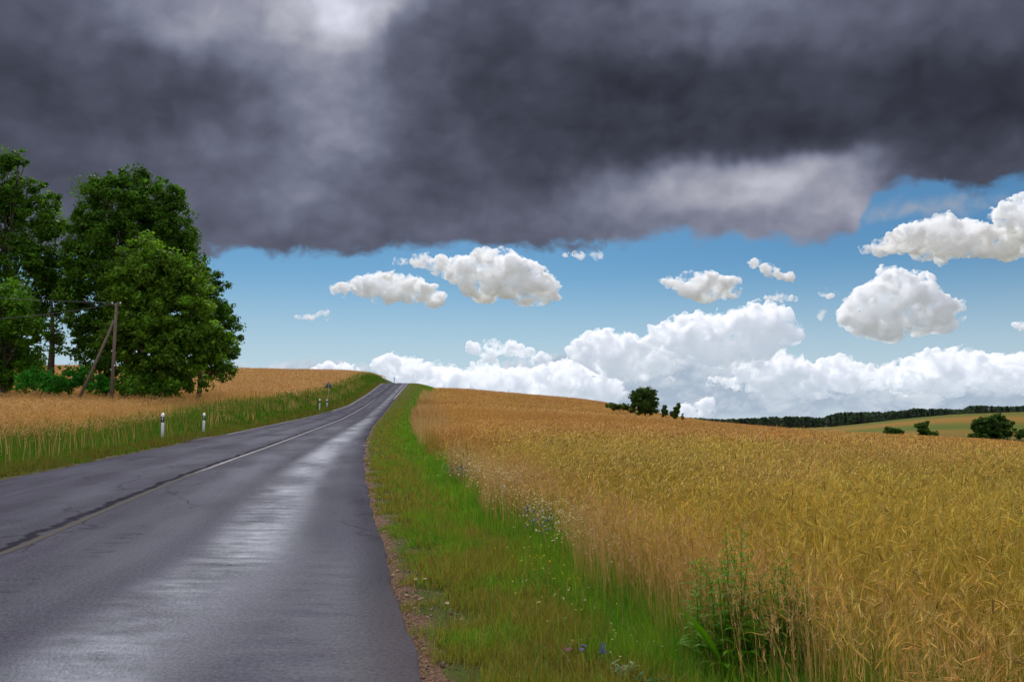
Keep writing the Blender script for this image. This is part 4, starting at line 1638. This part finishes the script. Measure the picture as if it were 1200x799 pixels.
def cloud(label, top, base, D, group='white cumulus clouds under the storm cloud', thin=0.0, dens=1.0, lv2=True, name='cumulus_cloud', kind=None):
    top, base = np.array(top, float), np.array(base, float)
    u0, u1 = min(top[0, 0], base[0, 0]), max(top[-1, 0], base[-1, 0])
    cs = []
    u = u0
    colh = lambda q: np.interp(q, base[:, 0], base[:, 1]) - np.interp(q, top[:, 0], top[:, 1])
    area = np.mean([colh(q) for q in np.linspace(u0, u1, 40)]) * (u1 - u0)
    mh = area / (u1 - u0)
    n0 = int(max(5, dens * area / 100.0, 3.2 * (u1 - u0) / mh))
    for k in range(n0):
        u = u0 + (u1 - u0) * np.clip((k + .5) / n0 + rng.normal(0, .03), .01, .99)
        h = max(colh(u), 3.0)
        rr = np.clip(h * rng.uniform(.14, .38), 2.4, 16)
        rr = min(rr, max(2.0, .9 * (min(u - u0, u1 - u) + 2.5)))
        vt, vb = np.interp(u, top[:, 0], top[:, 1]), np.interp(u, base[:, 0], base[:, 1])
        lo, hi = vt + rr * 1.15, vb - rr * .45
        v = rng.uniform(min(lo, hi), hi) if k % 2 else min(lo, hi) + abs(rng.normal(0, .1)) * h
        cs.append((u, v, rr, rng.normal(0, 1) * (u1 - u0) * .10))
    px = D / F
    cen = np.array([at(a, b, D + d * px) for a, b, _, d in cs])
    rad = np.array([c_ * px * 1.2 for _, _, c_, _ in cs])
    lev = [(cen, rad, 3 if len(cen) < 30 else 2)]

    def kids(c, r_, n, f0, f1):
        N = len(c) * n
        d = rng.normal(0, 1, (N, 3)) + np.array([[0, -.35, .30]])
        d /= np.linalg.norm(d, axis=1, keepdims=True)
        rp = np.repeat(r_, n)
        rk = rp * rng.uniform(f0, f1, N)
        return np.repeat(c, n, 0) + d * (rp * rng.uniform(.74, 1.06, N))[:, None] * np.array([[1, 1, .88]]), rk

    c1, r1 = kids(cen, rad, 11, .26, .56)
    lev.append((c1, r1, 2))
    if lv2:
        k = r1 > 1.6 * px
        c2, r2 = kids(c1[k], r1[k], 8, .26, .52)
        lev.append((c2, r2, 1))
    VV, TT, TH, n = [], [], [], 0
    ang = az_el
    for li, (c, r_, sub) in enumerate(lev):
        IV, IT = ICO[sub]
        m = len(IV)
        sc_ = rng.uniform(.85, 1.15, (len(c), 1, 3)) * np.array([[[1.08, 1, .9]]])
        V = c[:, None] + IV[None] * sc_ * r_[:, None, None]
        VV.append(V.reshape(-1, 3))
        TT.append((np.arange(len(c))[:, None, None] * m + IT[None]).reshape(-1, 3) + n)
        TH.append(np.repeat(np.clip(thin * rng.uniform(.6, 1.3, len(c)), 0, .95), m))
        n += len(c) * m
    V = np.concatenate(VV)
    # level underside: billows are pressed flat towards the base line
    uu = 600 + F * V[:, 0] / (V[:, 1] * CP + (V[:, 2] - CAM_H) * SP)
    zb = np.array([at(q, w, D)[2] for q, w in zip(np.linspace(u0 - 30, u1 + 30, 60), np.interp(np.linspace(u0 - 30, u1 + 30, 60), base[:, 0], base[:, 1]))])
    zb = np.interp(uu, np.linspace(u0 - 30, u1 + 30, 60), zb)
    below = np.maximum(zb - V[:, 2], 0)
    V[:, 2] = np.where(below > 0, zb - below * .35, V[:, 2])
    loc = V.mean(0)
    tmp = mesh_np(name, V - loc, np.concatenate(TT))
    md = tmp.modifiers.new('skin', 'REMESH')
    md.mode = 'VOXEL'
    md.voxel_size = 1.2 * px
    md.use_smooth_shade = True
    dg = bpy.context.evaluated_depsgraph_get()
    me = bpy.data.meshes.new_from_object(tmp.evaluated_get(dg))
    me.name = name
    old = tmp.data
    bpy.data.objects.remove(tmp)
    bpy.data.meshes.remove(old)
    # keep one closed body: drop loose crumbs
    bm = bmesh.new()
    bm.from_mesh(me)
    seen, best = set(), []
    bm.verts.ensure_lookup_table()
    for v0 in bm.verts:
        if v0.index in seen:
            continue
        st, comp = [v0], [v0]
        seen.add(v0.index)
        while st:
            w = st.pop()
            for e in w.link_edges:
                q = e.other_vert(w)
                if q.index not in seen:
                    seen.add(q.index)
                    st.append(q)
                    comp.append(q)
        if len(comp) > len(best):
            best = comp
    keep = {v_.index for v_ in best}
    bmesh.ops.delete(bm, geom=[v_ for v_ in bm.verts if v_.index not in keep], context='VERTS')
    bm.to_mesh(me)
    bm.free()
    nv = len(me.vertices)
    co, no = np.zeros(nv * 3), np.zeros(nv * 3)
    me.vertices.foreach_get('co', co)
    me.vertices.foreach_get('normal', no)
    co, no = co.reshape(-1, 3), no.reshape(-1, 3)
    q = (co + loc) / px
    nz = 0
    for a_, f_ in ((2.6, .11), (1.5, .27), (.9, .6)):
        nz = nz + a_ * (vnoise(q[:, 0] * f_, q[:, 1] * f_ + q[:, 2] * f_ * .7, 3) + vnoise(q[:, 2] * f_ + 9, q[:, 0] * f_ * .8 - q[:, 1] * f_ * .6, 5) - 1)
    co = co + no * (nz * px)[:, None]
    me.vertices.foreach_set('co', co.ravel())
    me.update()
    me.materials.clear()
    me.materials.append(cloud_mat(SIGMA * (1 - thin) / px, px))
    o = bpy.data.objects.new(name, me)
    col.objects.link(o)
    o.location = loc
    if kind:
        tag(o, label, 'cloud', None, kind)
    else:
        tag(o, label, 'cloud', group)
    return o


cloud('long flat topped white cloud, the leftmost big one under the storm cloud', [(380, 344), (400, 329), (430, 319), (458, 316), (488, 322), (505, 335), (530, 343), (555, 347), (578, 354)],
      [(380, 347), (430, 354), (480, 361), (540, 361), (578, 359)], 5200)
cloud('heaped white cloud overlapping the right end of the long flat topped one', [(524, 318), (540, 300), (560, 296), (580, 294), (605, 296), (628, 310), (646, 328), (656, 346)],
      [(524, 326), (545, 340), (565, 352), (610, 356), (656, 353)], 5000)
cloud('thin grey white cloud shred tucked under the storm cloud edge', [(440, 302), (480, 297), (515, 298), (545, 302)], [(440, 310), (490, 318), (520, 326), (545, 318)], 4900, thin=.3)
cloud('small compact cloud in the middle of the blue gap', [(774, 328), (795, 321), (818, 316), (840, 323), (856, 322), (865, 334)], [(774, 337), (800, 350), (835, 355), (865, 352)], 5200)
cloud('ragged stretched cloud above the round dense one', [(866, 303), (895, 304), (920, 316), (945, 319), (966, 311), (982, 312), (990, 322)], [(866, 308), (890, 324), (930, 333), (990, 331)], 5000, thin=.1)
cloud('dense round heaped cloud standing alone at right', [(980, 380), (990, 366), (1004, 342), (1026, 328), (1047, 314), (1072, 320), (1092, 338), (1108, 350), (1122, 382)], [(981, 382), (1010, 393), (1050, 398), (1085, 389), (1121, 388)], 6000, dens=1.0)
cloud('broad cloud under the storm cloud at the upper right', [(988, 292), (1020, 283), (1060, 265), (1092, 254), (1125, 251), (1150, 262), (1170, 268), (1200, 262), (1260, 250)], [(988, 298), (1060, 303), (1140, 306), (1200, 303), (1260, 300)], 4300)
cloud('greyish cloud cut by the right photo edge under the storm cloud', [(1166, 246), (1185, 234), (1205, 228), (1260, 222)], [(1166, 262), (1185, 274), (1205, 282), (1260, 284)], 4100)
cloud('tiny cloud puff left of the dense round one, the upper', [(958, 340), (970, 334), (982, 340)], [(958, 346), (970, 350), (982, 347)], 5600)
cloud('tiny faint cloud puff left of the dense round one, the lower', [(957, 364), (963, 361), (969, 366)], [(957, 371), (963, 376), (969, 372)], 5600, thin=.5)
cloud('small flat cloud between the compact one and the tiny puffs', [(895, 346), (912, 342), (933, 348)], [(895, 351), (912, 355), (933, 353)], 5600, thin=.15)
cloud('small lone wisp at left, right of the trees', [(346, 368), (366, 366), (386, 361)], [(346, 375), (366, 378), (386, 374)], 5600, thin=.45)
cloud('thin wisp hugging the storm cloud base right of centre', [(655, 296), (700, 292), (750, 288)], [(655, 302), (700, 305), (750, 298)], 4900, thin=.45)
cloud('small cloud cut by the right photo edge low in the blue', [(1187, 378), (1200, 371), (1230, 368)], [(1187, 385), (1200, 390), (1230, 390)], 6500)
cloud('big heaped cloud in the centre right of the low row', [(756, 390), (785, 374), (815, 367), (850, 369), (872, 357), (893, 351), (914, 362), (936, 384)], [(756, 404), (800, 422), (850, 430), (900, 418), (936, 398)], 8500)
cloud('heaped cloud left of the biggest in the low row', [(668, 402), (690, 389), (720, 384), (752, 391), (775, 404), (786, 422)], [(668, 420), (700, 436), (740, 446), (786, 446)], 9000)
cloud('flat small cloud above the low bank left of centre', [(521, 408), (531, 401), (545, 405), (560, 398), (585, 396), (612, 402), (640, 413), (650, 404), (664, 410)], [(521, 418), (545, 418), (575, 424), (610, 431), (640, 430), (664, 418)], 9500)
cloud('heaped sloping cloud under the big central one', [(866, 440), (882, 414), (903, 404), (930, 412), (956, 436), (985, 458)], [(830, 452), (900, 466), (985, 467)], 10000)
cloud('long row of heaped clouds low at right', [(952, 426), (975, 418), (1000, 421), (1015, 431), (1045, 427), (1080, 414), (1110, 407), (1135, 409), (1160, 417), (1200, 410), (1270, 404)], [(952, 444), (990, 460), (1100, 463), (1200, 462), (1270, 460)], 10500)
cloud('low cloud bank rising behind the road crest', [(441, 420), (456, 413), (475, 418), (495, 428), (515, 423), (540, 431), (575, 425), (610, 433), (650, 422), (680, 423), (712, 436), (726, 452)],
      [(441, 452), (480, 462), (600, 474), (726, 478)], 11000)
cloud('low cloud bank behind the left field horizon', [(230, 438), (262, 431), (300, 431), (345, 426), (390, 421), (418, 425), (436, 440)], [(230, 446), (300, 446), (380, 444), (436, 450)], 11500)
cloud('lowest pale cloud layer along the right horizon', [(735, 472), (780, 462), (840, 466), (900, 473), (960, 470), (1020, 474), (1080, 468), (1140, 472), (1200, 466), (1270, 468)], [(735, 486), (840, 492), (1000, 488), (1270, 482)], 14000, thin=.1)

# ------------------------------------------------------------------ light and sky
EXPO = 1.0
EX = 2 ** EXPO
SUN_AZ, SUN_EL = -9.0, 40.0
sd = bpy.data.lights.new('sun', 'SUN')
sd.energy = 1.5
sd.angle = R(12)
sd.color = (1.0, .95, .88)
so = bpy.data.objects.new('sun', sd)
col.objects.link(so)
so.rotation_euler = (R(90 - SUN_EL), 0, R(180 - SUN_AZ))

world = bpy.data.worlds.new('World')
scene.world = world
world.use_nodes = True
WT = world.node_tree
WT.nodes.clear()


class S:
    """tiny wrapper so node math can be written as formulas"""

    def __init__(s, sock):
        s.k = sock

    @staticmethod
    def op(o, *a, clamp=False):
        n = WT.nodes.new('ShaderNodeMath')
        n.operation = o
        n.use_clamp = clamp
        for i, x in enumerate(a):
            if isinstance(x, S):
                WT.links.new(x.k, n.inputs[i])
            else:
                n.inputs[i].default_value = float(x)
        return S(n.outputs[0])

    def __add__(s, o): return S.op('ADD', s, o)
    __radd__ = __add__
    def __sub__(s, o): return S.op('SUBTRACT', s, o)
    def __rsub__(s, o): return S.op('SUBTRACT', o, s)
    def __mul__(s, o): return S.op('MULTIPLY', s, o)
    __rmul__ = __mul__
    def __truediv__(s, o): return S.op('DIVIDE', s, o)


def wstep(x, a, b, lo=0., hi=1., kind='SMOOTHSTEP'):
    n = WT.nodes.new('ShaderNodeMapRange')
    n.interpolation_type = kind
    for nm, q in (('From Min', a), ('From Max', b), ('To Min', lo), ('To Max', hi)):
        if isinstance(q, S):
            WT.links.new(q.k, n.inputs[nm])
        else:
            n.inputs[nm].default_value = q
    WT.links.new(x.k, n.inputs['Value'])
    return S(n.outputs['Result'])


def wmax(a, b): return S.op('MAXIMUM', a, b)
def wmin(a, b): return S.op('MINIMUM', a, b)


def wcomb(x, y, z=0.0):
    n = WT.nodes.new('ShaderNodeCombineXYZ')
    for i, q in enumerate((x, y, z)):
        if isinstance(q, S):
            WT.links.new(q.k, n.inputs[i])
        else:
            n.inputs[i].default_value = q
    return n.outputs[0]


def wnoise(vec, scale, detail=5, rough=.55, dist=0.0, col_=False):
    n = WT.nodes.new('ShaderNodeTexNoise')
    n.noise_dimensions = '2D'
    n.inputs['Scale'].default_value = scale
    n.inputs['Detail'].default_value = detail
    n.inputs['Roughness'].default_value = rough
    n.inputs['Distortion'].default_value = dist
    WT.links.new(vec, n.inputs['Vector'])
    return n.outputs['Color'] if col_ else S(n.outputs['Fac'])


def wvor(vec, scale, detail=3, rough=.5):
    n = WT.nodes.new('ShaderNodeTexVoronoi')
    n.voronoi_dimensions = '2D'
    n.feature = 'SMOOTH_F1'
    n.inputs['Smoothness'].default_value = .45
    n.normalize = True
    n.inputs['Scale'].default_value = scale
    n.inputs['Detail'].default_value = detail
    n.inputs['Roughness'].default_value = rough
    n.inputs['Lacunarity'].default_value = 2.1
    WT.links.new(vec, n.inputs['Vector'])
    return S(n.outputs['Distance'])


AZ0, AZ1, EL1 = -36.0, 36.0, 32.0


def curve(az01, pts):
    """float curve over azimuth; pts (az deg, el deg)"""
    n = WT.nodes.new('ShaderNodeFloatCurve')
    cu = n.mapping.curves[0]
    P = sorted([((a - AZ0) / (AZ1 - AZ0), e / EL1) for a, e in pts])
    P = [(min(max(a, 0), 1), min(max(e, 0), 1)) for a, e in P]
    cu.points[0].location = P[0]
    cu.points[1].location = P[-1]
    for a, e in P[1:-1]:
        cu.points.new(a, e)
    for q in cu.points:
        q.handle_type = 'VECTOR'
    n.mapping.update()
    WT.links.new(az01.k, n.inputs['Value'])
    return S(n.outputs['Value']) * EL1


tc = WT.nodes.new('ShaderNodeTexCoord')
sp = WT.nodes.new('ShaderNodeSeparateXYZ')
WT.links.new(tc.outputs['Generated'], sp.inputs[0])
dx, dy, dz = S(sp.outputs[0]), S(sp.outputs[1]), S(sp.outputs[2])
DEG = 180 / math.pi
az = S.op('ARCTAN2', dx, dy) * DEG
el = S.op('ARCSINE', dz) * DEG
ae = wcomb(az, el)

# domain warp shared by every cloud
wc = wnoise(ae, .32, 2, .5, 0, True)
ws = WT.nodes.new('ShaderNodeSeparateXYZ')
WT.links.new(wc, ws.inputs[0])
wx, wy = S(ws.outputs[0]) - .5, S(ws.outputs[1]) - .5
azw = az + wx * 1.6
elw = el + wy * 1.0
pw = wcomb(azw, elw * 1.25)
pw2 = wcomb(azw - .12, elw * 1.25 + .48)
pw3 = wcomb(azw - .06, elw * 1.25 + .2)
big0, big1 = 1.0 - wvor(pw, .36, 1.0, .45), 1.0 - wvor(pw2, .36, 1.0, .45)      # large puffs
sm0, sm1 = 1.0 - wvor(pw, .85, 1.8, .5), 1.0 - wvor(pw3, .85, 1.8, .5)       # small cauliflower
bil = big0 * .40 + sm0 * .60
relief = (big0 - big1) * .8 + (sm0 - sm1) * .75                                     # slope towards the light
soft = wnoise(pw, .55, 5, .52)
soft2 = wnoise(pw, .30, 2, .5)
azc = wstep(azw, AZ0, AZ1, 0, 1, 'LINEAR')


def px_pts(L, jit=True):
    return [az_el(u, v) for u, v in L]


def cloud_layer(groups, fill=None, edge=.30, amp=1.5):
    """groups: list of (top pixel points, base pixel points) in disjoint azimuth ranges. Returns alpha and relative height"""
    tops, bases = [], []
    NONE_T, NONE_B = 0.0, 31.0
    groups = sorted(groups, key=lambda g: g[0][0][0])
    tops.append((AZ0, NONE_T)); bases.append((AZ0, NONE_B))
    for T, B in groups:
        t, b = px_pts(T), px_pts(B)
        mt = (t[0][1] + b[0][1]) / 2
        me = (t[-1][1] + b[-1][1]) / 2
        tops += [(t[0][0] - 1.1, mt - 1.6)] + t + [(t[-1][0] + 1.1, me - 1.6)]
        bases += [(b[0][0] - 1.1, mt + 1.0)] + b + [(b[-1][0] + 1.1, me + 1.0)]
    tops.append((AZ1, NONE_T)); bases.append((AZ1, NONE_B))
    T = curve(azc, tops)
    B = curve(azc, bases)
    dt = T - elw
    db = elw - B
    pf = (bil - .72) * amp * 1.6 + (soft - .5) * .7
    a = wstep(dt + pf, -.08, edge) * wstep(db + pf * .7 + (soft - .5) * .8, -.55, .65)
    h = S.op('DIVIDE', db, wmax(T - B, .3))
    return a, h


def bg(colr, strength=1.0):
    n = WT.nodes.new('ShaderNodeBackground')
    n.inputs['Strength'].default_value = strength
    if isinstance(colr, tuple):
        n.inputs['Color'].default_value = (*colr, 1)
    else:
        WT.links.new(colr, n.inputs['Color'])
    return n.outputs[0]


def mixc(f, a, b):
    n = WT.nodes.new('ShaderNodeMixRGB')
    if isinstance(f, S):
        WT.links.new(f.k, n.inputs['Fac'])
    else:
        n.inputs['Fac'].default_value = f
    for q, nm in ((a, 'Color1'), (b, 'Color2')):
        if isinstance(q, (tuple, list, np.ndarray)):
            n.inputs[nm].default_value = (*[float(t) for t in q], 1)
        else:
            WT.links.new(q, n.inputs[nm])
    return n.outputs['Color']


def scalec(c, f):
    n = WT.nodes.new('ShaderNodeVectorMath')
    n.operation = 'SCALE'
    if isinstance(c, (tuple, list, np.ndarray)):
        n.inputs[0].default_value = [float(t) for t in c]
    else:
        WT.links.new(c, n.inputs[0])
    if isinstance(f, S):
        WT.links.new(f.k, n.inputs['Scale'])
    else:
        n.inputs['Scale'].default_value = f
    return n.outputs[0]


def over(base, colr, alpha):
    m = WT.nodes.new('ShaderNodeMixShader')
    WT.links.new(alpha.k, m.inputs[0])
    WT.links.new(base, m.inputs[1])
    WT.links.new(bg(colr, 1.0), m.inputs[2])
    return m.outputs[0]


# clear sky
sky = WT.nodes.new('ShaderNodeTexSky')
sky.sky_type = 'NISHITA'
sky.sun_disc = False
sky.sun_elevation = R(SUN_EL)
sky.sun_rotation = R(SUN_AZ)
sky.air_density = 1.0
sky.dust_density = .3
sky.ozone_density = 3.0
tint = WT.nodes.new('ShaderNodeMixRGB')
tint.blend_type = 'MULTIPLY'
tint.inputs['Fac'].default_value = 1.0
tint.inputs['Color2'].default_value = (.31, .52, .63, 1)
WT.links.new(sky.outputs[0], tint.inputs['Color1'])
acc = bg(tint.outputs['Color'], .05)
# pale water haze low over the horizon
acc = over(acc, tuple(np.array([.60, .70, .80]) / EX), wstep(el, 11.0, .5) * .8)


def cumulus(acc, groups, lit=(.86, .84, .85), shade=(.40, .44, .52), edge=.30, amp=1.5, k=2.2, alpha=1.0, hs=(.0, .75)):
    a, h = cloud_layer(groups, edge=edge, amp=amp)
    f = wstep(h + (soft2 - .5) * 1.7 + (big0 - .7) * .8, hs[0], hs[1] + .2) * .62 + relief * k * 1.2 + (sm0 - .72) * .8 + (soft - .5) * .25 + .17
    f = wmin(wmax(f, 0.0), 1.1)
    c = mixc(f, np.array(shade) / EX, np.array(lit) / EX)
    return over(acc, c, a * alpha)


# low bank along the horizon, pale and hazy
acc = cumulus(acc, [([(-100, 425), (100, 430), (250, 432), (300, 424), (345, 418), (390, 414), (418, 419), (438, 436), (520, 432), (600, 424), (650, 408), (720, 400), (800, 398), (870, 400), (930, 410), (975, 432), (1040, 438), (1100, 436), (1200, 444), (1300, 440)],
                     [(-100, 560), (1300, 560)])], lit=(.66, .72, .80), shade=(.40, .49, .60), edge=.8, amp=1.0, k=1.4, hs=(.3, .9))
# thin grey veil between the deck and the right-hand cloud
veil_a, _ = cloud_layer([([(1020, 236), (1060, 230), (1120, 226), (1180, 226), (1230, 220)], [(1020, 250), (1060, 252), (1120, 246), (1230, 240)])], edge=1.2, amp=1.0)
acc = over(acc, tuple(np.array([.36, .39, .46]) / EX), veil_a * .75)

# the storm deck
deck_pts = [(-120, 310), (0, 306), (150, 304), (245, 300), (300, 299), (400, 300), (450, 297), (510, 290), (560, 292), (650, 294), (700, 291), (745, 288), (760, 281), (800, 275), (860, 282), (900, 288), (945, 290),
            (975, 287), (995, 281), (1012, 264), (1024, 244), (1038, 228), (1060, 217), (1070, 219), (1110, 224), (1160, 230), (1180, 218), (1215, 206), (1320, 200)]
Dk = curve(azc, [(AZ0, 9)] + px_pts(deck_pts) + [(AZ1, 12)])
dkn = wnoise(wcomb(azw, elw * 1.6), .42, 6, .55)
dk_d = elw - Dk + (dkn - .5) * 1.9 + (bil - .72) * .9
dk_a = wstep(dk_d, -.18, .75)

# thickness of the deck: measured brightness at a few bearings, blended smoothly
lum = [(380, -10, .72, 80, 52), (300, 25, .32, 85, 45), (200, 15, .24, 90, 50), (60, 10, .11, 80, 50), (40, 110, .055, 90, 60), (200, 105, .072, 90, 45), (330, 95, .19, 60, 45), (395, 150, .26, 60, 55),
       (270, 190, .125, 80, 40), (100, 190, .105, 90, 50), (350, 225, .20, 60, 40), (440, 250, .135, 80, 40), (500, 55, .12, 60, 50), (570, 110, .068, 80, 60), (500, 170, .085, 70, 50), (650, 110, .046, 80, 60),
       (700, 15, .115, 70, 40), (860, 15, .19, 90, 40), (800, 110, .052, 110, 45), (960, 120, .050, 110, 45), (1130, 110, .040, 110, 50), (1040, 25, .105, 90, 40), (1180, 15, .085, 80, 40),
       (600, 215, .070, 110, 35), (500, 280, .105, 120, 26), (300, 280, .125, 120, 30), (665, 258, .20, 80, 26), (715, 228, .29, 60, 26), (620, 255, .13, 60, 24), (820, 222, .34, 80, 24), (940, 215, .40, 80, 24), (1010, 225, .44, 30, 30), (780, 265, .21, 70, 16), (960, 262, .25, 70, 18), (1110, 195, .075, 80, 26)]
wn2 = wnoise(wcomb(az, el), .11, 4, .55, 0, True)
w2 = WT.nodes.new('ShaderNodeSeparateXYZ')
WT.links.new(wn2, w2.inputs[0])
gx = az + (S(w2.outputs[0]) - .5) * 3.5 + wx * 2.4
gy = el + (S(w2.outputs[1]) - .5) * 2.0 + wy * 1.8
num, den = None, None
for (u, v, L, su, sv) in lum:
    a0, e0 = az_el(u, v)
    ka, ke = 1 / (su * .055), 1 / (sv * .052)
    tx = (gx - a0) * ka
    ty = (gy - e0) * ke
    q = S.op('MULTIPLY_ADD', tx, tx, ty * ty)
    g = S.op('POWER', 2.718, q * -1.0)
    lw = math.sqrt(L)
    num = g * lw if num is None else S.op('MULTIPLY_ADD', g, lw, num)
    den = g + 1e-4 if den is None else g + den
root_l = num / den
str1 = wnoise(wcomb(azw * .8, elw * 1.2), .26, 4, .45)
str2 = wnoise(wcomb(gx * .5, gy * .9), .3, 4, .5)
tex = 1.0 + (str1 - .5) * .42 + (str2 - .5) * .35 + (big0 - .72) * .22 + (soft - .5) * .14 + relief * .06
dl_ = S.op('POWER', wmax(root_l * tex, .1), 2.0)
# unseen sky above the frame and behind the viewer, brightened to light the scene
ov = wstep(el, 27.5, 44.0)
beh = wstep(dy, .25, -.25)
OVER, BEHIND = .85, .85
ovl = OVER * (.75 + (str2 - .5) * .8)
dl_ = dl_ * (1.0 - ov) + ovl * ov
dl_ = dl_ * (1.0 - beh) + beh * BEHIND * (.6 + str2 * .8)
dk_a = wmax(dk_a, wmax(ov, beh * wstep(el, 3.0, 14.0)))
warm = wstep(dl_, .05, .45)
dcol = mixc(warm, (.86, .95, 1.38), (.96, .975, 1.15))
acc = over(acc, scalec(dcol, dl_ * (1.0 / EX)), dk_a)

wo = WT.nodes.new('ShaderNodeOutputWorld')
WT.links.new(acc, wo.inputs['Surface'])
world.cycles.sampling_method = 'MANUAL'
world.cycles.sample_map_resolution = 512

# ------------------------------------------------------------------ output settings
vs = scene.view_settings
scene.display_settings.display_device = 'sRGB'
vs.view_transform = 'Standard'
vs.look = 'None'
vs.gamma = 1.0
vs.exposure = EXPO
vs.use_curve_mapping = False
cy = scene.cycles
cy.volume_step_rate = .6
cy.volume_max_steps = 256
cy.max_bounces = 18
cy.volume_bounces = 18
cy.diffuse_bounces = 3
cy.glossy_bounces = 2
cy.transmission_bounces = 3
cy.transparent_max_bounces = 12
cy.caustics_reflective = False
cy.caustics_refractive = False
cy.use_denoising = True
try:
    cy.denoiser = 'OPENIMAGEDENOISE'
except Exception:
    pass
cy.use_adaptive_sampling = True
cy.adaptive_threshold = 0.02
print('VERTS', sum(len(o.data.vertices) for o in scene.objects if o.type == 'MESH'))
